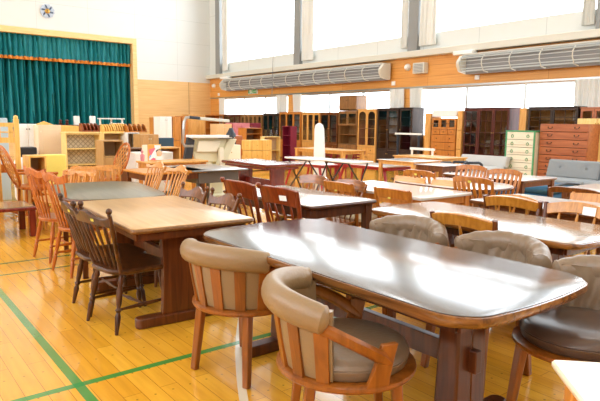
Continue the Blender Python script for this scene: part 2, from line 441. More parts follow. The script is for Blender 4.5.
# ------------------------------------------------------------------ tables
def table(name, label, cx, cy, w, l, rot=0, h=.7, th=.035, r=.04, bow=0, bowx=0, top=P_whitetop, edge=None, legm=W_oak, base='legs', ap=.08,
          aw=.03, legw=.06, inset=.06, apm=None, sharp=False, seg=5, tleg=False):
    t = thing(name, label, 'table', (cx, cy, 0), rot)
    out = rrect(w, l, r, seg, bow, bowx)
    if edge:
        B().prism(out, 0, 0, None, [(h-th, .022), (h-th*.75, .006), (h-th*.45, 0), (h-.006, .004), (h-.004, .01)]).build('table_edge', edge, t)
        B().prism(out, 0, 0, None, [(h-.008, .014), (h-.0012, .012), (h, .016)]).build('tabletop', top, t)
    else:
        B().prism(out, 0, 0, None, [(h-th, .008), (h-th*.6, 0), (h-.006, 0), (h, .006)]).build('tabletop', top, t)
    x, y = w/2-inset, l/2-inset; apm = apm or legm
    if ap:
        b = B()
        for s in (-1, 1):
            b.box(-x, x, s*y-aw/2, s*y+aw/2, h-th-ap, h-th); b.box(s*x-aw/2, s*x+aw/2, -y, y, h-th-ap, h-th)
        b.build('apron', apm, t)
    if base == 'legs':
        for sx in (-1, 1):
            for sy in (-1, 1):
                b = B(); q = legw/2
                if tleg: b.turned((sx*x*1.0, sy*y, 0), (sx*x, sy*y, h-th), [(0, q*.5), (.1, q*.8), (.5, q), (.7, q*.7), (.75, q*1.1), (1, q)], 10)
                else: b.box(sx*x-q, sx*x+q, sy*y-q, sy*y+q, 0, h-th, None, .72)
                b.build('leg', legm, t, .004)
    elif base == 'splay':
        for sx in (-1, 1):
            for sy in (-1, 1): B().tube([(sx*x*1.06, sy*(y*1.08), 0), (sx*x*.85, sy*y*.8, h-th)], [legw*.35, legw*.55], 8).build('leg', legm, t)
    elif base == 'slab':
        for s in (-1, 1):
            yy = s*(l/2-.22)
            def fn(u, v, yy=yy):
                hw = x*(.46-.03*sin(v*PI)); return Vector(((2*u-1)*hw, yy, .07+(h-th-.1)*v)), Vector((0, 1, 0))
            B().slab(fn, 4, 10, .05).build('trestle_panel', legm, t, .003)
            B().prism(rrect(2*x*.95, .09, .04, 3), .0, .07, Matrix.Translation((0, yy, 0))).build('trestle_foot', legm, t, .01)
            B().box(-x*.85, x*.85, yy-.03, yy+.03, h-th-.05, h-th).build('trestle_head', legm, t)
        B().box(-.02, .02, -l/2+.2, l/2-.2, .3, .42).build('stretcher', legm, t, .004)
    elif base == 'post':
        for s in (-1, 1):
            yy = s*(l/2-.34)
            for q in (-1, 1):
                B().bar((q*.052, yy, .05), (q*.045, yy, h-th), .095, .1, (0, 1, 0), 1.2).build('trestle_post', legm, t, .012)
            B().prism(rrect(w*.74, .085, .04, 4), .0, .065, Matrix.Translation((0, yy, 0))).build('trestle_foot', legm, t, .01)
            B().box(-x*.85, x*.85, yy-.035, yy+.035, h-th-.055, h-th).build('trestle_head', legm, t)
        B().box(-.02, .02, -l/2+.25, l/2-.25, .3, .4).build('stretcher', legm, t, .004)
    elif base == 'pedestal':
        B().turned((0, 0, .06), (0, 0, h-th), [(0, .1), (.2, .06), (.5, .05), (.9, .08), (1, .14)], 12).build('pedestal', legm, t)
        for k in range(4):
            a = PI/4+PI/2*k; B().bar((.33*cos(a), .33*sin(a), .03), (0, 0, .12), .06, .06).build('foot', legm, t, .01)
    return t

# ------------------------------------------------------------------ case goods; local front at x=0 facing -x
def cabinet(name, label, loc, rot, w, d, h, mat, rows, cat='cabinet', z0=0., group=None, shelfm=None, knobm=P_brass, cornice=True, inner=None, pane=G_cab, dmat=None, base=.05, doorframe=.045, backm=None):
    t = thing(name, label, cat, loc, rot, group); T = .022; dmat = dmat or mat; inner = inner or P_inside
    b = B(); b.box(.012, d, -w/2, -w/2+T, 0, h).box(.012, d, w/2-T, w/2, 0, h).box(.012, d, -w/2+T, w/2-T, h-T, h).box(.03, d, -w/2+T, w/2-T, 0, base)
    b.build('carcass', mat, t)
    B().box(d-.012, d-.004, -w/2+T, w/2-T, base, h-T).build('back_panel', backm or inner, t)
    if cornice: B().box(-.015, d+.0, -w/2-.015, w/2+.015, h, h+.03).build('cornice', mat, t, .006)
    z = h; tot = h-base
    for kind, fr, n in rows:
        rhh = tot*fr; za, zb = z-rhh, z; z = za
        if kind in ('glass', 'glassarch', 'door', 'lattice'):
            dw = w/n
            if kind != 'door':
                ns = max(1, int(rhh/.3))
                for k in range(1, ns+1):
                    zz = za+rhh*k/(ns+1)
                    B().box(.04, d-.013, -w/2+T, w/2-T, zz-.008, zz+.008).build('shelf', shelfm or mat, t)
            for i in range(n):
                y0, y1 = -w/2+i*dw+.003, -w/2+(i+1)*dw-.003; f = doorframe
                if kind == 'door':
                    bb = B().box(-.008, .012, y0, y1, za+.004, zb-.004); 
                    
                    if y1-y0 > 3*f: bb.box(-.015, -.004, y0+f, y1-f, za+f+.01, zb-f-.01)
                    dr = bb.build('door', dmat, t, .004)
                else:
                    bb = B().box(-.01, .012, y0, y0+f, za+.004, zb-.004).box(-.01, .012, y1-f, y1, za+.004, zb-.004)
                    bb.box(-.01, .012, y0+f, y1-f, za+.004, za+f+.01)
                    if kind == 'glassarch':
                        N = 8; yc = (y0+y1)/2; hr = (y1-y0)/2-f
                        for k in range(N):
                            a, c = PI*k/N, PI*(k+1)/N; zc = zb-.03-hr*.9
                            ya, yb2 = yc-hr*cos(a), yc-hr*cos(c); zA, zB = zc+hr*.8*sin(a), zc+hr*.8*sin(c)
                            bb._add([Vector((xx, yy, zz)) for xx in (-.01, .012) for yy, zz in ((ya, zA), (yb2, zB), (yb2, zb-.004), (ya, zb-.004))],
                                    [(0, 1, 2, 3), (4, 5, 6, 7), (0, 1, 5, 4), (1, 2, 6, 5), (2, 3, 7, 6), (3, 0, 4, 7)])
                    else: bb.box(-.01, .012, y0+f, y1-f, zb-f-.01, zb-.004)
                    if kind == 'lattice':
                        yc = (y0+y1)/2; bb.box(-.006, .008, yc-.007, yc+.007, za+f, zb-f)
                        for k in range(1, 4): bb.box(-.006, .008, y0+f, y1-f, za+rhh*k/4-.007, za+rhh*k/4+.007)
                    dr = bb.build('door', dmat, t)
                    B().box(.0, .004, y0+f, y1-f, za+f*.8, zb-(f*.8 if kind != 'glassarch' else .02)).build('glass_pane', pane, dr)
                ky = y1-f/2 if i % 2 == 0 else y0+f/2
                B().ball((-.02, ky, (za+zb)/2 if kind != 'door' else zb-f-.06), .013, n=8).build('knob', knobm, dr)
        elif kind.startswith('drawer'):
            dw = w/n
            for i in range(n):
                y0, y1 = -w/2+i*dw+.006, -w/2+(i+1)*dw-.006
                dr = B().box(-.012, d*.7, y0, y1, za+.005, zb-.005).build('drawer', dmat, t, .003)
                yc = (y0+y1)/2; zc = (za+zb)/2; hs = (yc,) if (y1-y0) < .6 else (y0+(y1-y0)*.22, y1-(y1-y0)*.22)
                for q in hs:
                    if kind == 'drawer_ring': B().tube([(-.02, q+.028*cos(a), zc+.03*sin(a)-.01) for a in [2*PI*k/12 for k in range(13)]], .006, 6).ball((-.018, q, zc+.02), .012, n=8).build('handle', knobm, dr)
                    elif kind == 'drawer_bail': B().tube([(-.014, q-.045, zc+.012), (-.03, q-.04, zc-.01), (-.034, q, zc-.02), (-.03, q+.04, zc-.01), (-.014, q+.045, zc+.012)], .006, 6).ball((-.014, q-.045, zc+.012), .014, n=8).ball((-.014, q+.045, zc+.012), .014, n=8).build('handle', knobm, dr)
                    else: B().ball((-.024, q, zc), .014, n=8).build('knob', knobm, dr)
        elif kind == 'open':
            for k in range(0, n+1):
                zz = za+rhh*k/(n+1)+.012; B().box(.02, d-.013, -w/2+T, w/2-T, zz-.009, zz+.009).build('shelf', shelfm or mat, t)
    return t
def cabX(name, label, ua, ub, vt, X, mat, rows, d=.45, h=None, **k):
    a, b = atX(ua, vt, X), atX(ub, vt, X); w = abs(a.y-b.y)-.03; yc = (a.y+b.y)/2
    z0 = k.pop('zb', 0); hh = (h or (a.z+b.z)/2)-z0-.03
    return cabinet(name, label, (X, yc, z0), 0, w, d, hh, mat, rows, **k)
def cabY(name, label, ua, ub, vt, Y, mat, rows, d=.45, h=None, **k):
    a, b = atY(ua, vt, Y), atY(ub, vt, Y); w = abs(a.x-b.x)-.02; xc = (a.x+b.x)/2
    z0 = k.pop('zb', 0); hh = (h or (a.z+b.z)/2)-z0-(.03 if k.get('cornice', True) else 0)
    return cabinet(name, label, (xc, Y, z0), PI/2, w, d, hh, mat, rows, **k)

# ------------------------------------------------------------------ the hall
XW, YS, XL, YB, ZC = 13.0, 23.4, -9.0, -8.0, 9.6
def floormat():
    m, n, l, p = nt('gym floor')
    tc = n.new('ShaderNodeTexCoord')
    mp = n.new('ShaderNodeMapping'); mp.inputs['Rotation'].default_value = (0, 0, PI/2); l.new(tc.outputs['Object'], mp.inputs[0])
    br = n.new('ShaderNodeTexBrick'); br.offset = .37; br.inputs['Scale'].default_value = 1
    br.inputs['Brick Width'].default_value = 1.1; br.inputs['Row Height'].default_value = .095; br.inputs['Mortar Size'].default_value = .0016
    br.inputs['Color1'].default_value = lin('#f2b63c'); br.inputs['Color2'].default_value = lin('#e2a22c'); br.inputs['Mortar'].default_value = lin('#a8681c')
    l.new(mp.outputs[0], br.inputs['Vector'])
    no = n.new('ShaderNodeTexNoise'); no.inputs['Scale'].default_value = 3
    mp2 = n.new('ShaderNodeMapping'); mp2.inputs['Scale'].default_value = (9, .8, 1); l.new(tc.outputs['Object'], mp2.inputs[0]); l.new(mp2.outputs[0], no.inputs['Vector'])
    no.inputs['Detail'].default_value = 5
    mx = n.new('ShaderNodeMix'); mx.data_type = 'RGBA'; mx.blend_type = 'MULTIPLY'; mx.inputs[0].default_value = .35
    cr = n.new('ShaderNodeValToRGB'); cr.color_ramp.elements[0].position = .3; cr.color_ramp.elements[0].color = (.62, .5, .42, 1); cr.color_ramp.elements[1].position = .6; cr.color_ramp.elements[1].color = (1, 1, 1, 1)
    l.new(no.outputs['Fac'], cr.inputs[0]); l.new(br.outputs['Color'], mx.inputs[6]); l.new(cr.outputs[0], mx.inputs[7])
    last = mx.outputs[2]
    sp = n.new('ShaderNodeSeparateXYZ'); l.new(tc.outputs['Object'], sp.inputs[0])
    def mth(op, a, b=None, c=None):
        q = n.new('ShaderNodeMath'); q.operation = op
        for i, v in enumerate((a, b, c)):
            if v is None: continue
            if isinstance(v, (int, float)): q.inputs[i].default_value = v
            else: l.new(v, q.inputs[i])
        return q.outputs[0]
    def over(mask, col):
        nonlocal last
        q = n.new('ShaderNodeMix'); q.data_type = 'RGBA'; l.new(mask, q.inputs[0]); l.new(last, q.inputs[6]); q.inputs[7].default_value = lin(col); last = q.outputs[2]
    # fixing dots in rows
    fx = mth('ABSOLUTE', mth('SUBTRACT', mth('FRACT', mth('DIVIDE', sp.outputs['X'], .095)), .5))
    fy = mth('ABSOLUTE', mth('SUBTRACT', mth('FRACT', mth('DIVIDE', sp.outputs['Y'], .30)), .5))
    dd = mth('ADD', mth('POWER', mth('MULTIPLY', fx, .095), 2), mth('POWER', mth('MULTIPLY', fy, .30), 2))
    over(mth('MULTIPLY', mth('LESS_THAN', dd, .006**2), .6), '#5a3a14')
    def lineat(ax, pos, w, col, wear=1.): over(mth('MULTIPLY', mth('LESS_THAN', mth('ABSOLUTE', mth('SUBTRACT', sp.outputs[ax], pos)), w/2), wear), col)
    # cream centre circle, green court lines
    cx, cy, rr = -1.2, 3.9, 0
    a, b, c = Vector((1.715, 2.746)), Vector((1.579, 2.539)), Vector((1.428, 2.277))
    nrm = Vector((b.y-c.y, -(b.x-c.x))).normalized(); rad = 9.
    ctr = b+nrm*rad
    ds = mth('SQRT', mth('ADD', mth('POWER', mth('SUBTRACT', sp.outputs['X'], ctr.x), 2), mth('POWER', mth('SUBTRACT', sp.outputs['Y'], ctr.y), 2)))
    over(mth('LESS_THAN', mth('ABSOLUTE', mth('SUBTRACT', ds, rad)), .022), '#e8dcc0')
    g = '#1f8a3c'
    for pos in (2.88, 5.41, 5.85, 13.5): lineat('Y', pos, .05 if pos < 3 else .04, g, .92)
    lineat('X', .819, .05, g, .92); lineat('X', 9.8, .05, g, .9)
    l.new(last, p.inputs['Base Color'])
    p.inputs['Roughness'].default_value = .22; p.inputs['Coat Weight'].default_value = .6; p.inputs['Coat Roughness'].default_value = .08
    b_ = n.new('ShaderNodeBump'); b_.inputs['Strength'].default_value = .05; n2 = n.new('ShaderNodeTexNoise'); n2.inputs['Scale'].default_value = 2.
    l.new(tc.outputs['Object'], n2.inputs['Vector']); l.new(n2.outputs['Fac'], b_.inputs['Height']); l.new(b_.outputs[0], p.inputs['Normal']); l.new(b_.outputs[0], p.inputs['Coat Normal'])
    return m
def panelmat(name, col, line, w, h, rough=.7, axes='xz', c2=None, grain=0):
    m, n, l, p = nt(name)
    tc = n.new('ShaderNodeTexCoord'); sp = n.new('ShaderNodeSeparateXYZ'); cb = n.new('ShaderNodeCombineXYZ')
    l.new(tc.outputs['Object'], sp.inputs[0]); l.new(sp.outputs[axes[0].upper()], cb.inputs[0]); l.new(sp.outputs[axes[1].upper()], cb.inputs[1])
    br = n.new('ShaderNodeTexBrick'); br.offset = 0; br.inputs['Scale'].default_value = 1; br.inputs['Brick Width'].default_value = w; br.inputs['Row Height'].default_value = h
    br.inputs['Mortar Size'].default_value = .006; br.inputs['Color1'].default_value = lin(col); br.inputs['Color2'].default_value = lin(c2 or col); br.inputs['Mortar'].default_value = lin(line)
    l.new(cb.outputs[0], br.inputs['Vector'])
    if grain:
        mp = n.new('ShaderNodeMapping'); mp.inputs['Scale'].default_value = (.7, 22, 1); l.new(cb.outputs[0], mp.inputs[0])
        no = n.new('ShaderNodeTexNoise'); no.inputs['Scale'].default_value = 1.5; no.inputs['Detail'].default_value = 5; l.new(mp.outputs[0], no.inputs['Vector'])
        mx = n.new('ShaderNodeMix'); mx.data_type = 'RGBA'; mx.blend_type = 'MULTIPLY'; mx.inputs[0].default_value = grain
        cr = n.new('ShaderNodeValToRGB'); cr.color_ramp.elements[0].position = .3; cr.color_ramp.elements[0].color = (.75, .6, .42, 1); cr.color_ramp.elements[1].position = .65; cr.color_ramp.elements[1].color = (1, 1, 1, 1)
        l.new(no.outputs['Fac'], cr.inputs[0]); l.new(br.outputs['Color'], mx.inputs[6]); l.new(cr.outputs[0], mx.inputs[7]); l.new(mx.outputs[2], p.inputs['Base Color'])
    else: l.new(br.outputs['Color'], p.inputs['Base Color'])
    p.inputs['Roughness'].default_value = rough
    return m
WM_white = panelmat('white wall panels', '#dcdedb', '#c2c6c2', 1.9, .95, .8)
WM_whiteR = panelmat('white wall panels side', '#d8dcd8', '#b4bab6', 1.83, 3, .8, 'yz')
WM_woodS = panelmat('stage wall wood', '#ecc488', '#d6a566', 3.0, .9, .5, 'xz', '#eac07e', .5)
WM_woodR = panelmat('side wall wood', '#e2a456', '#c08038', 3.6, .3, .45, 'yz', '#de9c4c', .55)
M_frame = wood('stage frame wood', '#f2d0a8', '#e8c08e', .45, 'x', .6, .1)
M_concrete = plain('painted steel column', '#8c8e8c', .5)
M_ledge = plain('cream painted ledge', '#d6d2c4', .55)
M_curt = plain('cream curtain', '#e8e8e2', .9)
M_teal = plain('teal drape', '#047c84', .65, bscale=30)
M_gold = plain('gold braid', '#e8963c', .6)
M_ceil = plain('ceiling', '#e8e8e4', .9)

struct(B().box(XL, XW, YB, YS+8, -.2, 0).build('floor', floormat()))
struct(B().box(XL-.3, XW+.3, YB-.3, YS+8, ZC, ZC+.2).build('ceiling', M_ceil))
struct(B().box(XL, XW, YB-.3, YB, 0, ZC).build('wall_back', WM_white))
struct(B().box(XL, -5, YS, YS+.3, 0, ZC).box(-5, XW, YS, YS+.3, 4.71, ZC).box(9.54, XW, YS, YS+.3, 3.08, 4.71).build('wall_stage', WM_white))
struct(B().box(9.54, XW, YS-.02, YS+.3, 0, 3.08).box(-5, 9.54, YS-.02, YS+.3, 0, .98).build('wall_front', WM_woodS))
struct(B().box(XL, XW, YS+7.7, YS+8, 0, ZC).build('wall_rear_of_stage', WM_white))
struct(B().box(-5, 9.54, YS+.3, YS+7.7, .88, .98).build('floor_stage', W_oakh))
struct(B().box(-5, 9.54, YS-.06, YS+.3, 4.5, 4.72).box(9.36, 9.54, YS-.06, YS+.3, .98, 4.5).build('trim_1', M_frame, None, .01))
struct(B().box(11.9, 11.93, YS-.03, YS-.0, 0, 3.08).build('trim_2', W_brn))
# right wall: bays between columns
cols = [22.45, 16.75, 11.3, 5.95, .5, -5.0]
bR = B().box(XW, XW+.3, YB, YS, 0, 1.0).box(XW, XW+.3, YB, YS, 2.37, 3.25)
low = [(17.45, 22.2), (11.85, 16.75), (6.1, 11.2), (.7, 5.6), (-4.8, 0.2)]
edges = [YS]+[e for a, b in low for e in (b, a)]+[YB]
for i in range(0, len(edges), 2): bR.box(XW, XW+.16, edges[i+1], edges[i], 1.0, 2.37)
struct(bR.build('wall_right', WM_woodR))
struct(B().box(XW-.02, XW+.3, YB, YS, 3.45, 3.88).box(XW, XW+.3, 22.35, YS, 3.88, ZC).box(XW, XW+.3, YB, YS, 8.9, ZC).build('wall_right_upper', WM_whiteR))
struct(B().box(XW-.22, XW+.3, YB, YS, 3.25, 3.43).build('trim_3', M_ledge, None, .02))
struct(B().box(XW-.03, XW+.05, YB, YS, 2.38, 2.43).build('trim_4', P_metal))
for i, y in enumerate(cols):
    struct(B().box(XW-.16, XW+.3, y-.19, y+.17, 3.43, ZC).build('trim_%d' % (5+i), M_concrete, None, .01))
for i, (a, b) in enumerate(low):
    f = B().box(XW+.05, XW+.15, a, b, .98, 1.04).box(XW+.05, XW+.15, a, b, 2.33, 2.38)
    for k in range(4): y = a+(b-a)*k/3; f.box(XW+.06, XW+.14, y-.03, y+.03, 1.04, 2.33)
    w = struct(f.build('window_%d' % (i+1), P_metal)); struct(B().box(XW+.1, XW+.104, a, b, 1.04, 2.33).build('window_pane', G_win, w))
for i in range(5):
    a, b = cols[i+1]+.17, cols[i]-.19
    f = B().box(XW+.05, XW+.15, a, b, 3.86, 3.9).box(XW+.05, XW+.15, a, b, 8.84, 8.9)
    for k in range(5):
        if k in (0, 4): y = a+(b-a)*k/4; f.box(XW+.07, XW+.13, y-.015, y+.015, 3.9, 8.84)
    w = struct(f.build('window_%d' % (i+6), P_metal)); struct(B().box(XW+.1, XW+.104, a, b, 3.9, 8.84).build('window_pane', G_win, w))
# left wall with the same high windows
bL = B().box(XL-.3, XL, YB, YS, 0, 3.25).box(XL-.3, XL, YB, YS, 8.9, ZC)
for y in cols+[YS-.15, YB+.15]: bL.box(XL-.3, XL, y-.19, y+.17, 3.25, 8.9)
struct(bL.build('wall_left', WM_woodR))
for i in range(5):
    a, b = cols[i+1]+.17, cols[i]-.19
    w = struct(B().box(XL-.15, XL-.05, a, b, 3.25, 3.32).box(XL-.15, XL-.05, a, b, 8.82, 8.9).build('window_%d' % (i+11), P_metal)); struct(B().box(XL-.1, XL-.096, a, b, 3.32, 8.82).build('window_pane', G_win, w))

# curtains
def pleat(name, label, p0, p1, z0, z1, amp, waves, mat, group=None, cat='curtain', gather=0):
    p0, p1 = Vector(p0), Vector(p1); d = p1-p0; nn = Vector((-d.y, d.x, 0)).normalized(); nu = int(waves*8)
    rnd = [random.random() for _ in range(int(waves)+2)]
    def fn(u, v):
        k = int(u*waves); a = amp*(.6+.8*rnd[k]); z = z0+(z1-z0)*v
        w = 1-gather*(1-v)
        return p0+d*(.5+(u-.5)*w)+nn*(a*sin(2*PI*(u*waves+.12*sin(v*4+k)))), nn
    o = B().slab(lambda u, v: ((lambda q: (Vector((q[0].x, q[0].y, z0+(z1-z0)*v)), q[1]))(fn(u, v))), nu, 6, .008).build(name, mat)
    if label: tag(o, label, cat, group)
    return o
t = thing('stage_curtain', 'teal pleated stage curtain with valance and gold braid', 'curtain', (2.2, YS+.2, 0))
def sheet(x0, x1, y, z0, z1, amp, waves, name, mat):
    rnd = [random.random() for _ in range(int(waves)+2)]
    def fn(u, v):
        k = int(u*waves); a = amp*(.5+rnd[k]); ph = 2*PI*(u*waves+.15*sin(v*3+k*2))
        return Vector((x0+(x1-x0)*u-2.2, y-YS-.2+a*sin(ph)+.3*a*sin(2.7*ph), z0+(z1-z0)*v)), Vector((0, 1, 0))
    return B().slab(fn, int(waves*7), 5, .01).build(name, mat, t)
sheet(-5, 9.7, YS+.44, .98, 4.5, .15, 60, 'drape', M_teal)
sheet(-5, 9.5, YS+.2, 3.68, 4.5, .06, 84, 'valance', M_teal)
sheet(-5, 9.5, YS+.185, 3.58, 3.7, .06, 84, 'gold_braid', M_gold)
for k, (a, b, lab) in enumerate([(22.4, 21.95, 'cream curtain gathered at the left end of the far low window'), (18.05, 17.4, 'cream curtain on the right end of the far low window'),
                             (17.0, 16.5, 'narrow cream curtain just right of the wooden pier by the far window'), (12.15, 11.6, 'cream curtain left of the pier above the dark cabinet'),
                             (11.35, 10.9, 'cream curtain right of the pier above the dark cabinet'), (6.5, 5.9, 'cream curtain above the red glazed cabinet at the right edge')]):
    pleat('window_curtain', lab, (XW-.1, a, 0), (XW-.1, b, 0), 1.0, 2.38, .035, 5, M_curt, 'curtains of the low windows')
for a, b, lab in [(22.05, 21.6, 'tall pale curtain tied beside the far left steel column'), (16.5, 15.8, 'tall pale curtain tied right of the middle steel column'),
                  (11.75, 11.5, 'slim pale curtain just left of the steel column above the dark cabinet'), (11.08, 10.45, 'wide pale curtain just right of the steel column above the dark cabinet'), (6.45, 6.16, 'pale curtain at the upper right edge of the hall')]:
    pleat('tall_curtain', lab, (XW-.12, a, 0), (XW-.12, b, 0), 3.55, 8.8, .045, 5, M_curt, 'curtains of the high windows')

# air curtain / duct units
def duct(lab, ya, yb):
    t = thing('duct_unit', lab, 'ventilation unit', (XW-.42, (ya+yb)/2, 2.66)); L = abs(ya-yb); n = int(L/.76)
    prof = [(.32, .5), (.02, .46), (-.12, .3), (-.12, .2), (-.02, .05), (.32, 0)]
    for s in (-1, 1):
        y0 = s*(L/2); y1 = s*(L/2-.1)
        B()._add([Vector((x, y, z)) for y in (y0, y1) for x, z in prof], [(0, 1, 2, 3, 4, 5), tuple(range(11, 5, -1))]+[(i, (i+1) % 6, 6+(i+1) % 6, 6+i) for i in range(6)]).build('end_cap', M_ledge, t, .01)
    B().box(.18, .32, -L/2+.1, L/2-.1, 0, .5).build('back_box', P_grey, t)
    B().bar((.17, -L/2+.1, .485), (.17, L/2-.1, .485), .3, .03).build('top_plate', M_ledge, t)
    for k in range(6):
        q = k/5; a = R(110+140*q); x = .04+.15*cos(a); z = .25+.2*sin(a)
        B().bar((x, -L/2+.1, z), (x, L/2-.1, z), .008, .035, (cos(a), 0, sin(a))).build('louvre', plain('louvre grey', '#c4c8c6', .45), t)
    for k in range(1, n):
        y = -L/2+L*k/n
        B().tube([(.18, y, .475), (.02, y, .46), (-.115, y, .31), (-.115, y, .19), (-.02, y, .04), (.18, y, .01)], .014, 6).build('guard_rib', M_ledge, t)
    B().box(.05, .3, L/2-.35, L/2+.25, .5, .6).build('pipe_box', P_white, t, .02)
duct('long louvred cream ventilation unit on the wall below the far high windows', 21.65, 12.15)
duct('long louvred cream ventilation unit on the wall at the upper right', 9.45, -.5)
# speaker, exit sign, small wall fittings, emblem
t = thing('wall_speaker', 'cream box speaker on the wood wall between the two ventilation units', 'speaker', (XW, 11.0, 2.78))
B().box(-.2, 0, -.21, .21, 0, .3).build('box', M_ledge, t, .015)
for k in range(6): B().box(-.21, -.2, -.17, .17, .04+k*.04, .055+k*.04).build('slat', P_grey, t)
t = thing('exit_sign', 'green and white running person exit sign on the wood wall', 'sign', (XW, 19.8, 2.49))
B().box(-.06, 0, -.32, .32, 0, .2).build('housing', P_white, t, .01)
G_ = plain('exit green', '#38a868', .5)
B().box(-.065, -.06, -.02, .3, .02, .18).build('green_panel', G_, t); B().box(-.065, -.06, -.3, -.06, .02, .18).build('green_panel', G_, t)
fig = B().box(-.07, -.065, .05, .2, .04, .16); fig.build('door_symbol', P_white, t)
B().ball((-.07, .13, .135), .005, .014, .014).bar((-.071, .13, .12), (-.071, .15, .08), .006, .025, (0, 1, 0)).bar((-.071, .15, .08), (-.071, .19, .05), .006, .012, (0, 0, 1)).bar((-.071, .15, .08), (-.071, .11, .05), .006, .012, (0, 0, 1)).build('running_figure', G_, t)
B().bar((-.07, -.1, .1), (-.07, -.26, .1), .004, .02).bar((-.07, -.22, .14), (-.07, -.26, .1), .004, .02).bar((-.07, -.22, .06), (-.07, -.26, .1), .004, .02).build('arrow_symbol', P_white, t)
for y, z, lab in ((9.15, 2.52, 'small white square plate on the wall under the right ventilation unit'), (12.1, 2.5, 'small white square plate below the far ventilation unit right end'), (22.6, 2.5, 'small white square plate near the far corner of the hall')):
    o = B().box(XW-.03, XW, y-.07, y+.07, z, z+.12).build('wall_plate', P_white, None, .005); tag(o, lab, 'wall plate')
o = B().turned((XW, 11.55, 3.0), (XW-.12, 11.55, 3.0), [(0, .1), (.4, .1), (1, .05)], 14).build('alarm_bell', P_white); tag(o, 'round white alarm on the wood wall left of the cream speaker', 'alarm')
o = B().turned((XW, 23.0, 2.95), (XW-.12, 23.0, 2.95), [(0, .1), (.4, .1), (1, .05)], 14).build('alarm_bell', P_white); tag(o, 'round white alarm in the far corner of the hall', 'alarm')
P_em = plain('emblem blue', '#3a4c68', .4); P_eml = plain('emblem pale blue', '#bcc8d8', .35)
t = thing('wall_emblem', 'round emblem of six pale blue petals with gold centre', 'emblem', (6.09, YS-.01, 5.4))
for k in range(6):
    a = PI/6+PI/3*k+PI/2-PI/6; pc = Matrix.Rotation(a, 4, 'Y')
    out = [(.07, 0), (.12, .075), (.2, .115), (.25, .085), (.25, .03), (.225, 0), (.25, -.03), (.25, -.085), (.2, -.115), (.12, -.075)]
    mm = pc @ Matrix.Rotation(PI/2, 4, 'X')
    pt = B().prism(out, .0, .04, mm).build('petal', P_eml, t)
    B().prism([(.09, -.02), (.1, .035), (.17, .075), (.22, .08), (.2, .03), (.14, 0)], .04, .05, mm).build('petal_mark', P_em, pt)
B().turned((0, 0, 0), (0, -.06, 0), [(0, .095), (.6, .095), (1, .06)], 20).build('centre_boss', P_brass, t)
B().box(-.03, .03, -.068, -.06, -.012, .022).box(-.006, .006, -.069, -.06, -.045, .045).build('centre_mark', plain('gold dark', '#7a5a10', .4), t)
# cord hanging in front of the far window
o = B().tube([(XW-.56, 17.6+.02*k, 4.6-.45*k) for k in range(6)], .012, 6).build('hanging_cord', P_grey); tag(o, 'thin grey cord hanging past the far ventilation unit', 'cord')

# ------------------------------------------------------------------ light
w = bpy.data.worlds.new('world'); sc.world = w; w.use_nodes = True
bg = w.node_tree.nodes['Background']; bg.inputs[0].default_value = (.87, .945, 1, 1); bg.inputs[1].default_value = 7.0
def area(name, loc, rot, sx, sy, power=0, portal=False, col=(1, 1, 1)):
    L = bpy.data.lights.new(name, 'AREA'); L.shape = 'RECTANGLE'; L.size = sx; L.size_y = sy; L.energy = power; L.color = col
    if portal: L.cycles.is_portal = True
    o = bpy.data.objects.new(name, L); C.objects.link(o); o.location = loc; o.rotation_euler = rot; return o
area('window_daylight', (XW+.32, 8.7, 6.4), (0, PI/2, 0), 5.1, 28, 0, True)
area('window_daylight', (XW+.32, 8.7, 1.7), (0, PI/2, 0), 1.4, 28, 0, True)
area('window_daylight', (XL-.32, 8.7, 6.1), (0, -PI/2, 0), 5.7, 28, 0, True)
for x in (-4.5, 2, 8.5):
    for y in (-4, 3, 10, 17):
        area('ceiling_fill', (x, y, ZC-.15), (0, 0, 0), 1.2, 1.2, 70, False, (.92, .97, 1))  # unseen ceiling lights, added as fill for the interior
vs = sc.view_settings
sc.display_settings.display_device = 'sRGB'; vs.view_transform = 'Standard'; vs.look = 'None'; vs.gamma = 1; vs.use_curve_mapping = False; vs.exposure = -.15

# ------------------------------------------------------------------ foreground set
W_t1edge = wood('dark table edge', '#8a5a30', '#4e2c14', .22, 'y', .8, .7)
table('dining_table', 'large glossy dark walnut dining table with rounded corners among leather chairs', 2.02, 2.05, .92, 1.92, 0, r=.14, bow=.045, bowx=.012, seg=8, th=.05,
      top=W_darktop, edge=W_t1edge, legm=W_darkleg, base='post', ap=.05, inset=.12)
captain('taupe leather captain chair with roll back beside the beige table end', (1.63, 2.57, 0), R(16))
captain('nearest taupe leather captain chair, its wooden arm towards the viewer', (1.52, 1.63, 0), R(-32))
LG = None
def cap2(lab, x, y, a): return captain(lab, (x, y, 0), a, None, P_leather2, 'captain_chair', 1.)
cap2('leftmost of three wrinkled brown leather chair backs behind the dark table', 2.62, 2.42, R(183))
cap2('middle of three wrinkled brown leather chair backs behind the dark table', 2.62, 1.76, R(176))
c5 = cap2('rightmost brown leather chair with visible dark seat at the dark table corner', 2.48, 1.14, R(165))
for o in [o for o in bpy.data.objects if o.parent == c5 and o.name.startswith('cushion')]: o.data.materials[0] = P_darkseat
table('low_table', 'cream topped table whose corner shows at the bottom right', 1.50, .20, .8, .8, R(45), h=.7, th=.025, r=.01, top=plain('pale cream laminate', '#f0e4c8', .3), legm=W_natural, ap=0)
table('dining_table', 'beige topped dining table with brown slab trestles left of the dark glossy table', 1.74, 3.96, .86, 1.44, R(-3), r=.03, th=.035, top=W_t2, edge=W_t2edge, legm=W_brown, base='slab', ap=.05)
table('dining_table', 'grey stained boat shaped dining table behind the beige topped one', 1.86, 5.4, .84, 1.36, R(-8), r=.2, bow=.06, bowx=.03, seg=6, th=.03, top=W_gray, edge=W_brown, legm=W_brown, base='legs', ap=.07, inset=.12)
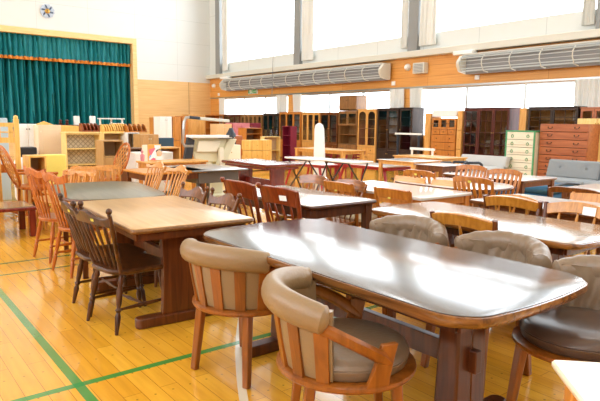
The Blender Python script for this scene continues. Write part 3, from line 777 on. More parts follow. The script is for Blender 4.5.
# dark windsor chairs
D = dict(H=.805, sz=.41, w=.46, wb=.34, rail='wave', rh=.075, nsp=5, finial=True, mat=W_dark, lean=.1, fat=.016)
G1 = 'dark windsor chairs beside the beige table'
d1 = windsor('windsor_chair', 'dark turned windsor chair nearest the viewer with a yellow tag on its crest', (1.4, 3.66, 0), R(9), G1, tagc=(.3, -.028, P_yellow), **D)
dup(d1, 'dark turned windsor chair just behind the nearest dark one', (1.41, 4.07, 0), R(0), G1)
O = dict(H=.915, sz=.42, w=.5, wb=.3, rail='comb', rh=.06, nsp=5, posts=False, mat=W_orange, lean=.08, seat='round')
G2 = 'orange windsor chairs along the grey table'
o1 = windsor('windsor_chair', 'orange brown spindle back windsor chair, nearer of the pair beside the grey table', (1.57, 5.18, 0), R(8), G2, cushion=None, **O)
dup(o1, 'orange brown spindle back windsor chair, farther of the pair beside the grey table', (1.56, 5.82, 0), R(8), G2)
LWd = dict(H=.92, sz=.42, w=.5, wb=.32, rail='wave', rh=.06, nsp=7, posts=False, mat=W_natural, lean=.15, seat='round')
G3 = 'natural wood windsor chairs behind the grey table'
l1 = windsor('windsor_chair', 'natural wood spindle windsor chair with white tag, left of the pair behind the grey table', (2.28, 5.85, 0), R(180), G3, tagc=(.5, -.05, P_paper), **LWd)
dup(l1, 'natural wood spindle windsor chair with white tag, right of the pair behind the grey table', (2.26, 5.28, 0), R(180), G3)
W3 = dict(H=.79, sz=.41, w=.44, wb=.34, rail='wave', rh=.085, nsp=5, finial=True, mat=W_walnut, lean=.12)
G4 = 'brown finial chairs on the far side of the beige table'
w1 = windsor('windsor_chair', 'brown turned chair with knob finials behind the beige table, the farther left one', (2.05, 4.48, 0), R(180), G4, **W3)
dup(w1, "brown turned chair with knob finials behind the dark glossy table's far corner", (2.04, 3.95, 0), R(178), G4)

# ------------------------------------------------------------------ second row: dark legged white table with cherry chairs
T4 = table('dining_table', 'dark brown legged dining table with pale shining top behind the dark glossy table', 3.15, 4.1, .76, 1.36, 0, r=.03, th=.035, top=wood('brown top lightened for sheen', '#a08a7a', '#84705e', .22, 'y', .6, .7), edge=W_darkleg, legm=W_darkleg, ap=.08, legw=.07, inset=.07, tleg=False)  # window sheen on the top is put into its lighter wood colour
Cc = dict(H=.87, sz=.42, w=.42, wb=.37, rail='bow', rh=.13, nsp=4, posts=True, mat=W_cherry, lean=.11, fat=.02)
G5 = 'cherry chairs with broad crest boards'
c1 = windsor('dining_chair', 'reddish cherry chair with broad crest board, left of the pair before the brown topped table', (2.8, 4.1, 0), R(2), G5, **Cc)
c2 = windsor('dining_chair', 'reddish cherry chair with a white tag on its broad crest board, right of the pair', (2.82, 3.57, 0), R(4), G5, tagc=(.27, -.07, P_paper), **Cc)
for o in (c1, c2):
    for y in (.205,): B().tube([(-.285, y, .835), (-.295, y, .862), (-.315, y, .868)], [.018, .02, .01], 8).build('scroll_ear', W_cherry, o)
Bb = dict(H=.8, sz=.42, w=.46, wb=.38, rail='bow', rh=.085, nsp=5, posts=False, mat=W_shiny, lean=.08)
G6 = 'shiny brown chairs behind the dark legged table'
b1 = windsor('dining_chair', 'shiny brown low backed spindle chair, left of the pair behind the dark legged table', (3.62, 4.7, 0), R(180), G6, **Bb)
dup(b1, 'shiny brown low backed spindle chair, right of the pair behind the dark legged table', (3.62, 4.12, 0), R(178), G6)

# oak table
table('dining_table', 'light oak rectangular table with white shining top right of centre', 4.33, 3.98, .75, 1.36, 0, r=.01, th=.03, top=P_whitetop, legm=wood('oak orange', '#d08a44', '#b86e2a', .35, 'z'), ap=.07, legw=.065, inset=.05)
A = dict(H=.78, w=.43, mat=W_oak, rh=.08, nslat=1)
G7 = 'oak board back chairs round the light oak table'
a1 = boxchair('dining_chair', "oak chair with open curved back and yellow tag before the oak table", (4.0, 3.47, 0), R(2), G7, smat=P_creamf, tagc=(0, .03, P_yellow), **A)
dup(a1, 'oak chair with open back half hidden left of the yellow tagged oak chair', (3.98, 4.15, 0), R(0), G7)
a3 = boxchair('dining_chair', 'plain oak board back chair on the far side of the oak table, left one', (4.68, 4.3, 0), R(180), G7, H=.76, w=.45, mat=W_oakh, rh=.2)
dup(a3, 'plain oak board back chair on the far side of the oak table, right one', (4.68, 3.76, 0), R(180), G7)
# dark rounded table with honey chairs
table('dining_table', 'dark brown table with rounded corners and white shine behind the leather chairs', 3.48, 2.3, .8, 1.62, 0, r=.1, bow=.03, seg=6, th=.04, top=wood('round table top lightened for sheen', '#9c8474', '#7c6454', .22, 'y', .6, .8), edge=W_t1edge, legm=W_darkleg, base='post', ap=.05, inset=.1)  # top colour raised to imitate the white window reflection
N = dict(H=.81, sz=.42, w=.46, wb=.4, rail='arch', rh=.09, nsp=3, posts=True, mat=W_walnut, lean=.09, fat=.02)
Wh = wood('honey oak', '#c4883e', '#a46a26', .3, 'z', 1, .5)
G8 = 'honey chairs with arched crest and brown posts'
def honey(lab, x, y, a, tg=None):
    t = windsor('dining_chair', lab, (x, y, 0), a, G8, tagc=tg, **dict(N, mat=Wh))
    for o in kids(t):
        if o.name.startswith('back_post'): o.data.materials[0] = W_brown
    return t
honey('honey arched back chair without tag between the two nearest dark tables', 3.24, 2.18, R(2))
honey("left of two white tagged honey arched back chairs behind the rounded dark table", 3.86, 2.49, R(180), (.66, .1, P_paper))
honey("right of two white tagged honey arched back chairs behind the rounded dark table", 3.85, 1.98, R(180), (.7, .1, P_paper))
honey('honey arched back chair at the right edge beyond the white tagged pair', 3.86, 1.45, R(180))
# third row right
table('dining_table', 'white topped table behind the tagged honey chairs', 4.62, 2.28, .78, 1.45, 0, r=.02, th=.035, top=P_whitetop, edge=W_walnut, legm=W_walnut, ap=.07)
n2 = honey('brown arched chair turned towards the white topped table at the right', 4.3, 2.5, R(4))
boxchair('dining_chair', "yellow oak board back chair behind the white topped table at the right", (5.0, 2.36, 0), R(180), G7, H=.74, w=.5, mat=W_natural, rh=.12)
table('dining_table', 'oval white topped table on a dark brown base right of the oak table', 5.3, 4.0, .95, 1.35, R(0), r=.42, th=.03, top=P_whitetop, edge=W_brown, legm=W_brown, base='pedestal', ap=.05, inset=.25, seg=8)
K = dict(H=.85, sz=.42, w=.42, wb=.38, rail='bow', rh=.05, nsp=6, posts=True, mat=W_oak, lean=.1, slats=True, turned=False)
G9 = 'oak slat back chairs with curved crests'
k1 = windsor('dining_chair', 'oak slat back chair with yellow tag, tallest at the near side of the oval table', (5.05, 3.39, 0), R(4), G9, tagc=(.5, -.035, P_yellow), **K)
dup(k1, 'oak slat back chair with yellow tag behind the board back chairs of the oak table', (5.22, 4.2, 0), R(0), G9)
k3 = windsor('dining_chair', 'oak slat back chair behind the tall yellow tagged one', (5.86, 4.32, 0), R(180), G9, **K)
dup(k3, 'oak slat back chair at the right far side of the oval table', (5.65, 3.72, 0), R(180), G9)
table('dining_table', 'white topped table with brown legs beside the navy cushion sofa', 6.6, 4.25, .8, 1.2, 0, r=.03, th=.03, top=P_whitetop, edge=W_brown, legm=W_brown, ap=.06)
table('dining_table', 'white topped table before the grey sofa at the right edge', 6.25, 2.45, .8, 1.2, 0, r=.03, th=.03, top=P_whitetop, edge=W_walnut, legm=W_walnut, ap=.06)
n3 = windsor('dining_chair', 'brown curved rail chair at the near end of the table before the grey sofa', (5.75, 2.72, 0), R(0), None, H=.76, sz=.42, w=.5, wb=.42, rail='bow', rh=.05, nsp=0, mat=W_walnut, lean=.06)
boxchair('dining_chair', 'natural wood board back chair at the right edge before the grey sofa', (6.85, 2.9, 0), R(180), None, H=.86, w=.42, mat=W_natural, rh=.2)

# ------------------------------------------------------------------ middle field
table('side_table', 'dark grey painted table with deep apron in front of the drafting desk', 3.93, 7.3, .86, 1.1, 0, r=.01, th=.02, top=plain('grey table top', '#8d8784', .3, coat=.4), edge=plain('grey table paint', '#5c544e', .4), legm=plain('grey table paint', '#5c544e', .4), ap=.16, base='splay', legw=.06, inset=.12)
table('dining_table', 'mahogany table with wide trestle panels behind the cherry chairs', 5.33, 7.9, .72, 1.38, 0, r=.02, th=.05, top=W_redtop, edge=W_red, legm=W_red, base='slab', ap=.04)
def fold(lab, x, y, a=0):
    t = thing('folding_table', lab, 'table', (x, y, 0), a, 'pale folding tables with crossed dark legs')
    B().prism(rrect(.52, .9, .06, 4), 0, 0, None, [(.67, .01), (.675, 0), (.695, 0), (.7, .008)]).build('tabletop', P_whitetop, t)
    for s in (-1, 1):
        B().tube([(-.2, s*.42, 0), (.24, s*.3, .67)], .014, 8).build('leg', P_black, t); B().tube([(.2, s*.42, 0), (-.24, s*.3, .67)], .014, 8).build('leg', P_black, t)
    for q in ((-.2, .3, .66), (.2, .3, .66), (0, .36, .3)): B().tube([(q[0], -q[1], q[2]), q], .012, 6).build('stretcher', P_black, t)
    return t
fold('pale folding table with dark crossed legs, left of the two behind the shiny brown chairs', 6.75, 8.4)
fold('pale folding table with dark crossed legs, right of the two behind the shiny brown chairs', 6.9, 7.5)
def redt(lab, x, y, w, l, h): return table('low_table', lab, x, y, w, l, 0, h=h, r=.02, th=.03, top=P_whitetop, edge=P_redleg, legm=P_redleg, ap=.04, legw=.06, base='splay', inset=.07)
redt('red framed white topped table, left of the two behind the folding tables', 7.8, 9.5, .7, 1.3, .5)
redt('red framed white topped table, right of the two behind the folding tables', 8.1, 8.0, .8, 1.5, .55)
table('dining_table', 'light oak framed table with pale top just right of the folding tables', 8.0, 7.0, .8, .9, 0, r=.01, th=.02, top=plain('pale grey top', '#cfcdc8', .25, coat=.4), edge=W_cablight, legm=W_cablight, ap=.06)
table('dining_table', 'brown framed table with pale top beside the light oak framed one', 7.6, 5.95, .7, .6, 0, r=.01, th=.02, top=plain('pale grey top', '#cfcdc8', .25, coat=.4), edge=W_walnut, legm=W_walnut, ap=.08)
table('dining_table', 'natural oak table in front of the oak chest with glazed top', 9.3, 7.6, .8, 1.3, 0, r=.01, th=.025, top=W_cablight, legm=W_cablight, ap=.05, legw=.07)
table('desk', 'pine framed desk with red chairs under it in front of the light oak cabinets', 9.5, 11.0, .75, 1.9, 0, r=.01, th=.03, top=W_cablight, legm=W_cablight, ap=.06, legw=.09)
for k, (x, y) in enumerate(((9.75, 11.6), (9.75, 11.0), (9.75, 10.4))):
    lab = ['red slatted chair under the pine desk, nearest the dark red shelf', 'red slatted chair under the middle of the pine desk', 'red slatted chair under the right end of the pine desk'][k]
    if k == 0: rc = boxchair('dining_chair', lab, (x, y, 0), R(180), 'red chairs under the pine desk', H=.68, sz=.38, w=.4, mat=P_crimson, rh=.07, nslat=2)
    else: dup(rc, lab, (x, y, 0), R(180))
# tubular steel chairs with crimson seats
def tubechair(lab, x, y, a, seat=P_crimson):
    t = thing('tubular_chair', lab, 'chair', (x, y, 0), a, 'navy tube framed seats')
    B().tube([(.2, -.2, 0), (.2, -.2, .55), (.2, -.17, .63), (.2, -.12, .66), (.2, .12, .66), (.2, .17, .63), (.2, .2, .55), (.2, .2, 0)], .025, 8).build('end_frame', P_navy, t)
    B().tube([(-.3, -.2, 0), (-.3, -.2, .55), (-.3, -.13, .64), (-.3, .13, .64), (-.3, .2, .55), (-.3, .2, 0)], .025, 8).build('end_frame', P_navy, t)
    B().tube([(-.3, -.2, .3), (.2, -.2, .3)], .02, 6).tube([(-.3, .2, .3), (.2, .2, .3)], .02, 6).build('side_rail', P_navy, t)
    B().prism(rrect(.5, .4, .06, 3), .31, .44, Matrix.Translation((-.05, 0, 0))).build('cushion', seat, t, .02)
    return t
p = atZ(447, 163, .63)
tubechair('navy tube framed seat with crimson cushion, left one before the pale grey sofa', 8.55, 6.75, R(-118)); tubechair('navy tube framed seat with crimson cushion, right one before the pale grey sofa', 9.0, 6.45, R(-118))
# sofas
def sofa(lab, x, y, L, D_, H, mat, a=0, tuft=0, cush=2):
    t = thing('sofa', lab, 'sofa', (x, y, 0), a)
    B().box(-D_/2, D_/2, -L/2, L/2, .1, .3).build('base', mat, t, .03)
    for k in range(cush):
        y0 = -L/2+.02+k*(L-.04)/cush; y1 = y0+(L-.04)/cush-.01
        B().box(-D_/2, D_/2-.2, y0, y1, .3, .44).build('seat_cushion', mat, t, .04)
        def fn(u, v, y0=y0, y1=y1):
            z = .42+(H-.42)*v; b = 0
            for ty in (.25, .75):
                b += math.exp(-(((u-ty)/.05)**2+((v-.62)/.1)**2))*tuft
            return Vector((D_/2-.17+.1*v+b*.03-.02*sin(PI*u)*sin(PI*v), y0+(y1-y0)*u, z)), Vector((-1, 0, .1)).normalized()
        B().slab(fn, 20, 10, .16).build('back_cushion', mat, t, .03)
        if tuft:
            for ty in (.25, .75):
                B().ball((D_/2-.2, y0+(y1-y0)*ty, .42+(H-.42)*.62), .018, n=8).build('button', mat, t)
    for sx in (-1, 1):
        for sy in (-1, 1): B().box(sx*(D_/2-.08)-.02, sx*(D_/2-.08)+.02, sy*(L/2-.08)-.02, sy*(L/2-.08)+.02, 0, .1).build('foot', W_brown, t)
    return t
sofa('grey buttoned fabric sofa in front of the cherry chest', 9.8, 4.5, 1.95, .8, .74, P_greyf, R(0), 1)
s2 = sofa('pale grey fabric sofa with rounded back in front of the mahogany cabinet', 11.0, 7.65, 1.25, .8, .66, P_lgreyf, 0, 0, 1)
t = thing('ottoman', 'cream cushioned bench between the oval table and the cream chest', 'bench', (9.6, 6.1, 0))
B().box(-.3, .3, -.75, .75, 0, .3).build('base', P_creamf, t, .03); B().box(-.3, .3, -.75, .75, .3, .42).build('cushion', P_creamf, t, .05)
t = thing('navy_sofa', 'low navy vinyl couch with rounded end before the grey sofa', 'sofa', (8.5, 4.85, 0))
B().box(-.4, .4, -.5, .5, .08, .32).build('base', P_navyf, t, .05); B().box(-.4, .4, -.51, .51, .32, .45).build('seat_cushion', P_navyf, t, .06)
B().tube([(-.43, -.52, .04), (-.43, -.52, .45), (0, -.55, .48), (.43, -.52, .45), (.43, -.52, .04)], .025, 8).build('frame', P_navy, t)
# trolley stand
t = thing('clothes_rack', 'small black post stand with white top bar before the oak chest', 'stand', (10.3, 9.05, 0))
for y in (-.3, .35): B().tube([(0, y, 0), (0, y, 1.12)], .03, 8).build('post', P_navy, t)
B().bar((0, -.36, 1.12), (0, .42, 1.12), .06, .04).build('top_bar', P_white, t)
B().bar((0, -.33, 0.04), (0, .38, .04), .3, .04).build('base', P_navy, t)
t = thing('white_stand', 'low white frame stand beside the black post stand', 'stand', (9.6, 8.05, 0))
for y in (-.28, .28): B().tube([(0, y, 0), (0, y, .82)], .025, 8).build('post', P_white, t)
B().bar((0, -.32, .82), (0, .32, .82), .06, .05).build('top_bar', P_white, t); B().bar((0, -.28, .66), (0, .28, .66), .04, .04).build('cross_bar', P_white, t)
# white rolled mattress
b0 = atX(322, 160, 8.6)
t = thing('ironing_board', 'upright white rounded board standing before the glazed cabinets', 'board', (8.6, b0.y+.1, 0), R(38))
zt = atX(322, 123, 8.6).z
M2 = Matrix.Translation((0, 0, 0)) @ Matrix(((0, 0, 1, 0), (1, 0, 0, 0), (0, 1, 0, 0), (0, 0, 0, 1)))
B().prism([(-.17, 0), (.13, 0), (.13, zt*.5), (.12, zt-.14), (.1, zt-.05), (.05, zt-.01), (0.02, zt), (-.02, zt-.01), (-.07, zt-.05), (-.1, zt-.14), (-.13, zt*.5)], -.05, .05, M2).build('board', P_white, t, .02)
B().box(-.2, .2, -.2, .2, 0, .03).build('foot', P_metal, t)

# ------------------------------------------------------------------ cabinets along the window wall
XC = 12.5
cabX('bookcase', 'orange wood bookcase with three open columns by the far corner', 205, 223, 114.5, 12.45, W_caborange, [('open', .55, 2), ('door', .43, 3)], inner=W_caborange)
cabX('glass_cabinet', 'dark red brown glazed cabinet near the far corner', 224, 240, 114.5, XC, W_cabred, [('glass', .55, 3), ('door', .43, 3)])
cabX('glass_cabinet', 'brown cabinet with a row of arched glass doors', 240.5, 262, 114.5, XC, W_cabbrown, [('glassarch', .6, 5), ('door', .38, 5)], doorframe=.06, inner=W_brown)
cabX('glass_cabinet', 'dark cabinet with bluish glass doors between the arched and the orange one', 263, 279, 113.5, XC, W_cabdark, [('glass', .6, 3), ('door', .38, 3)])
cabX('glass_cabinet', 'orange oak cabinet with three tall glass doors', 279.5, 301, 112, XC, W_caborange, [('glass', .62, 3), ('drawer', .12, 3), ('door', .24, 3)], inner=W_walnut)
cabX('glass_cabinet', 'pale oak cabinet with three narrow glass doors', 302, 320, 112.5, XC, W_cablight, [('glass', .6, 3), ('drawer', .12, 3), ('door', .26, 3)], inner=W_brown)
cabX('glass_cabinet', 'reddish brown two door glazed cabinet left of the tall cupboard', 320.5, 338, 112.5, XC, W_walnut, [('glass', .62, 2), ('drawer', .12, 2), ('door', .24, 2)])
zz = atX(348, 111, XC).z
cabX('display_cupboard', 'tall brown cupboard with glass doors, open niche and drawers', 338.5, 357.5, 110, XC, W_cabbrown, [('glass', .26, 2), ('open', .36, 1), ('drawer', .18, 2), ('door', .18, 2)], inner=W_cabbrown, knobm=P_dmetal, h=zz)
cabX('top_cabinet', 'small brown panelled two door cabinet stacked on the tall cupboard', 339, 357, 95.5, XC, W_cabbrown, [('door', .95, 2)], zb=zz+.01, cornice=True, base=.02, knobm=P_dmetal, doorframe=.07)
cabX('glass_cabinet', 'pale oak cabinet with two arched glass doors and low drawers', 358, 377, 109, XC, W_cablight, [('glassarch', .66, 2), ('drawer', .12, 2), ('door', .2, 2)], inner=W_walnut, knobm=P_dmetal)
cabX('glass_cabinet', 'dark brown two door glazed cabinet right of the pale arched one', 377.5, 399.5, 108, XC, W_cabdark, [('glass', .7, 2), ('door', .28, 2)])
cabX('glass_cabinet', 'dark brown tall cabinet whose grey side panel shows, beside the oak chest', 400, 413.5, 107.5, XC-.03, W_cabdark, [('glass', .7, 1), ('door', .28, 1)], d=.48)
cabX('side_board', 'narrow pale wood board cabinet right of the dark brown cabinets', 425, 431.5, 112, XC, W_cablight, [('door', .95, 1)], cornice=False)
cabX('chest_of_drawers', 'orange oak chest with small glass doors above many drawers', 432, 457, 117, XC, W_caborange, [('glass', .2, 3), ('drawer', .1, 3), ('drawer', .14, 1), ('drawer', .14, 1), ('drawer', .14, 1), ('drawer', .14, 1), ('drawer', .11, 1)], knobm=P_dmetal, cornice=False)
a, b = atX(432, 110, XC), atX(456, 117, XC)
o = B().box(XC+.02, XC+.42, b.y, a.y, b.z+.005, a.z).build('white_box', P_white, None, .01); tag(o, 'long white box lying on top of the orange oak chest', 'box')
a, b = atX(457.5, 111, XC), atX(464, 111, XC)
cabX('narrow_shelf', 'narrow tan stacked shelf between the oak chest and the mahogany cabinet', 457.5, 463.5, 110, XC, W_cablight, [('drawer', .3, 1), ('drawer', .3, 1), ('drawer', .3, 1)], cornice=False)
cabX('glass_cabinet', 'large mahogany cabinet with three lattice glass doors', 464.5, 510.5, 107.5, XC-.03, W_cabred, [('lattice', .7, 3), ('drawer', .08, 3), ('door', .2, 3)], d=.5, inner=W_walnut)
cabX('plain_cabinet', 'tall plain pale wood cabinet left of the dark glazed upper cabinet', 519.5, 527.5, 107, XC, W_cablight, [('door', .97, 1)], cornice=False)
cabX('glass_cabinet', 'dark plum cabinet with square lattice glass doors behind the cherry chest', 528.5, 579.5, 106.5, XC, W_cabdark, [('lattice', .5, 2), ('door', .48, 4)], inner=W_brn)
cabX('glass_cabinet', 'red brown glazed cabinet at the right edge below the curtain', 580.5, 625, 107, XC, W_chestc, [('glass', .45, 3), ('door', .5, 3)], inner=W_walnut)
cabX('chest_of_drawers', 'cream chest of drawers with green trim and ring handles', 506.5, 536, 130.5, 11.45, P_cream, [('drawer_ring', .15, 1)]*6, d=.45, cornice=False, knobm=P_green, base=.1, group=None)
cc = [o for o in bpy.data.objects if o.get('label', '').startswith('cream chest')][0]
w_ = abs(atX(506.5, 130, 11.45).y-atX(536, 130, 11.45).y); h_ = atX(520, 130.5, 11.45).z
B().box(-.02, .0, -w_/2, -w_/2+.035, 0, h_-.03).box(-.02, 0, w_/2-.035, w_/2, 0, h_-.03).box(-.02, .45, -w_/2, w_/2, h_-.03, h_).build('green_trim', P_green, cc)
for k in range(1, 6):
    B().box(-.014, -.011, -w_/2+.05, w_/2-.05, .1+(h_-.13)*k*.15-.006, .1+(h_-.13)*k*.15+.002).build('drawer_line', P_inside, cc)
cabX('chest_of_drawers', 'wide cherry chest of drawers with bail handles behind the grey sofa', 540, 590, 122.5, 11.6, W_chestc, [('drawer_bail', .122, 1)]*8, d=.5, cornice=False, knobm=P_dmetal, base=.06)
cabX('low_cabinet', 'pale yellow box cabinet behind the cherry chest at the right edge', 577, 620, 117, 12.1, W_cream, [('door', .9, 2)], d=.3, cornice=False)
# middle distance boxes in front of the cabinets
cabY('cream_box', 'cream wooden box cabinet under the lamp arm of the drafting desk', 217, 232, 124, 15.6, P_salmon, [('door', .95, 2)], cornice=False, knobm=P_cream)
cabY('pink_box', 'pink panelled cabinet beside the cream wooden box', 232.5, 250, 123, 15.6, P_pink, [('door', .95, 2)], cornice=False, knobm=P_pink)
cabY('dark_red_box', 'dark red low cabinet right of the pink one', 250.5, 261, 123, 15.9, P_dred, [('door', .95, 1)], cornice=False)
cabY('wood_cabinet', 'small orange wood cabinet with open lattice door before the dark red one', 246, 262.5, 128, 14.2, W_caborange, [('open', .5, 2), ('door', .45, 1)], cornice=False)
cabY('low_chest', 'low pine chest with two rows of knobs behind the mahogany table', 241, 272, 140, 12.6, W_pine, [('drawer', .33, 3), ('drawer', .33, 3), ('drawer', .3, 3)], cornice=False, knobm=P_brass, d=.25)
cabY('white_chest', 'low white chest beside the pine chest', 221, 241, 145, 11.6, P_cream, [('drawer', .45, 1), ('drawer', .45, 1)], cornice=False, d=.4)
cabX('shelf_rack', 'dark red open shelf rack in front of the orange glazed cabinet', 282, 291, 125, 9.8, P_dred, [('open', .95, 3)], d=.22, cornice=False, inner=P_dred)
t = thing('speaker_box', 'small red orange box with round opening beside the lamp desk', 'box', tuple((atY(232, 145, 12.6).x, 12.6, 0)), PI/2)
B().box(0, .3, -.32, .32, 0, 1.0).build('body', W_chestc, t, .01)
B().turned((-.01, .0, .85), (.01, .0, .85), [(0, .12), (1, .12)], 16).build('opening', P_black, t); B().box(-.02, .01, -.3, .3, .5, .66).build('door', W_orange, t)
# glass vases on the pine chest row
for k, u in enumerate((271, 276.5)):
    p = atY(u, 138, 13.4)
    o = B().turned((p.x, 13.4, .95), (p.x, 13.4, 1.15), [(0, .03), (.1, .04), (.6, .05), (1, .055)], 12).build('glass_vase', glassmat('vase glass', '#a8b0b8', .25)); tag(o, ['clear glass vase left of the pair on the low shelf', 'clear glass vase right of the pair on the low shelf'][k], 'vase', 'glass vases')
cabY('low_shelf', 'low cream shelf carrying the two glass vases', 264, 281, 138.5, 13.3, W_cream, [('open', .9, 1)], cornice=False, h=.955, d=.2)

# ------------------------------------------------------------------ towards the stage
cabY('display_shelf', 'cream open shelf with trellis patterned back panel', 65, 101, 132, 12, W_cream, [('open', .95, 2)], d=.35, h=atY(83, 132, 12).z, backm=None)
def trellis():
    m, n, l, p = nt('trellis backing')
    tc = n.new('ShaderNodeTexCoord'); mp = n.new('ShaderNodeMapping'); mp.inputs['Rotation'].default_value = (R(45), 0, 0); mp.inputs['Scale'].default_value = (1, 14, 14); l.new(tc.outputs['Object'], mp.inputs[0])
    ck = n.new('ShaderNodeSeparateXYZ'); l.new(mp.outputs[0], ck.inputs[0])
    prev = None
    for ax in 'YZ':
        f = n.new('ShaderNodeMath'); f.operation = 'FRACT'; l.new(ck.outputs[ax], f.inputs[0]); g = n.new('ShaderNodeMath'); g.operation = 'LESS_THAN'; g.inputs[1].default_value = .22; l.new(f.outputs[0], g.inputs[0])
        if prev:
            h = n.new('ShaderNodeMath'); h.operation = 'MAXIMUM'; l.new(prev, h.inputs[0]); l.new(g.outputs[0], h.inputs[1]); prev = h.outputs[0]
        else: prev = g.outputs[0]
    mx = n.new('ShaderNodeMix'); mx.data_type = 'RGBA'; mx.inputs[6].default_value = lin('#e4d8c0'); mx.inputs[7].default_value = lin('#b8a88c'); l.new(prev, mx.inputs[0]); l.new(mx.outputs[2], p.inputs['Base Color']); return m
for o in bpy.data.objects:
    if o.parent and o.name.startswith('back_panel') and o.parent.get('label', '').startswith('cream open shelf with trellis'): o.data.materials[0] = trellis()
cabY('white_cabinet', 'white panelled cabinet standing before the stage curtain', 18, 37, 124, 13, P_white, [('door', .95, 2)], knobm=P_dmetal, cornice=False)
a, b = atY(19, 147.5, 12.3), atY(37, 147.5, 12.3)
o = B().box(a.x, b.x, 12.3, 12.65, 0, a.z).build('black_box', P_black, None, .02); tag(o, 'black box below the white panelled cabinet', 'box')
cabY('wardrobe', 'plain pale beige panel cabinet left of the trellis shelf', 37.5, 61.5, 125, 12.6, plain('pale beige panel', '#ecd2b0', .6), [('door', .97, 1)], d=.4, cornice=False, doorframe=.08, knobm=P_cream)
t = thing('headboard', 'curved pine headboard behind the pale beige panel', 'headboard', (3.62, 13.4, 0))
M3 = Matrix(((1, 0, 0, 0), (0, 0, 1, 0), (0, 1, 0, 0), (0, 0, 0, 1)))
B().prism([(-.7, 0), (.55, 0), (.55, 1.05), (.52, 1.18), (.4, 1.22), (-.1, 1.24), (-.3, 1.32), (-.5, 1.24), (-.7, 1.2)], 0, .05, M3).build('board', W_pine, t, .01)
# bunk bed end
t = thing('bunk_bed', 'light pine bed end with three square slots at the left edge', 'bed', (1.45, 9.5, 0))
for x in (.22, .5): B().box(x-.035, x+.035, -.04, .04, 0, 1.36 if x > .3 else 1.3).build('post', W_pine, t, .008).parent = t
b = B(); zt = 1.3
b.box(-.8, .5, -.02, .02, 1.24, 1.3).box(-.8, .5, -.02, .02, 1.0, 1.08).box(-.8, .5, -.02, .02, 1.15, 1.17)
for k in range(8): b.box(-.8+k*.17, -.74+k*.17, -.02, .02, 1.08, 1.24)
b.build('headboard', W_pine, t, .003)
for x in (-.55, -.2, .1): B().box(x-.04, x+.04, -.015, .015, .3, 1.0).build('slat', W_oak, t)
B().box(-.8, .5, -.02, .02, .55, .68).build('side_rail', W_orange, t)
B().ball((.5, 0, 1.38), .035, n=8).ball((.22, 0, 1.32), .035, n=8).build('finial', W_pine, t)
for k, (u, Y, vt, w, m, lab) in enumerate([(2, 10.5, 118, .5, plain('pale blue panel', '#b8ccd4', .5), 'pale blue grey panel behind the pine bed end at the left edge')]):
    p = atY(u, vt, Y); o = B().box(p.x-w, p.x+.08, Y, Y+.3, 0, p.z).build('divider_screen', m, None, .01); tag(o, lab, 'panel')
# lattice rocking chair at left edge and rattan chair back
def wicker(lab, x, y, a, H, seat=True):
    t = thing('rattan_chair', lab, 'chair', (x, y, 0), a, 'rattan chairs with oval lattice backs')
    pts = []; N = 24; Wd = .27
    def e(tt): return Vector((-.24-.2*(sin(tt)*.5+.5), Wd*cos(tt), .42+(H-.42)*(.5+.5*sin(tt))))
    B().tube([e(2*PI*k/N) for k in range(N+1)], .02, 8).build('back_hoop', W_orange, t)
    b = B()
    for s in (-1, 1):
        for k in range(-4, 5):
            c = k*.42
            A_ = [tt for tt in [-PI/2+i*PI/40 for i in range(81)] if abs(sin(tt)-s*cos(tt)*1.0-c) < .045]
            if len(A_) >= 2: b.bar(e(A_[0]), e(A_[-1]), .016, .008, (1, 0, 0))
    b.build('lattice', W_natural, t)
    if seat:
        B().prism(rrect(.48, .5, .08, 4), .38, .42).build('seat', W_orange, t, .01)
        for sx in (-1, 1):
            for sy in (-1, 1): B().turned((.2*sx, .2*sy, .02 if H > .975 else 0), (.18*sx, .19*sy, .4), LEGS, 8).build('leg', W_orange, t)
        if H > .975:
          for sy in (-1, 1):
            B().tube([(-.3, sy*.25, .62), (0, sy*.28, .61), (.22, sy*.27, .6)], .02, 8, 1.4).build('armrest', W_orange, t)
            B().tube([(.18, sy*.25, .4), (.2, sy*.27, .6)], .014, 8).build('arm_post', W_orange, t)
            B().tube([(-.4, sy*.2, .1), (-.2, sy*.2, .03), (0, sy*.2, .015), (.2, sy*.2, .04), (.34, sy*.2, .1)], .016, 8).build('rocker', W_orange, t)
    return t
wicker('orange rattan rocking chair with lattice back at the left edge', 2.02, 8.75, R(2), .98)
wicker('rattan chair with oval lattice back beside the trellis shelf', 3.2, 9.45, R(180), .97)
# dark red glass-topped coffee table
t = thing('coffee_table', 'dark red framed coffee table with patterned glass top at the left edge', 'table', (1.0, 7.35, 0), R(0))
p = plain('patterned tray top', '#a08a68', .15, coat=.6, bscale=14); q = plain('teal tray', '#2e8c84', .4)
B().box(-.75, .62, -.32, .32, .31, .35).box(-.75, -.7, -.32, .32, .35, .37).build('frame', W_red, t, .01); B().box(-.7, .57, -.28, .28, .35, .356).build('glass_top', p, t)
for x in (-.7, .57):
    for y in (-.27, .27): B().box(x-.035, x+.035, y-.035, y+.035, 0, .31).build('leg', W_red, t, .004)
o = B().box(.7, 1.15, 7.15, 7.5, .357, .39).build('teal_tray', q, None, .005); tag(o, 'teal tray lying on the dark red coffee table', 'tray')
o = B().turned((1.2, 8.15, .0), (1.2, 8.15, .3), [(0, .2), (.8, .16), (.82, .22), (1, .22)], 16).build('stool', W_orange); tag(o, 'low round orange wood stool behind the dark red coffee table', 'stool')
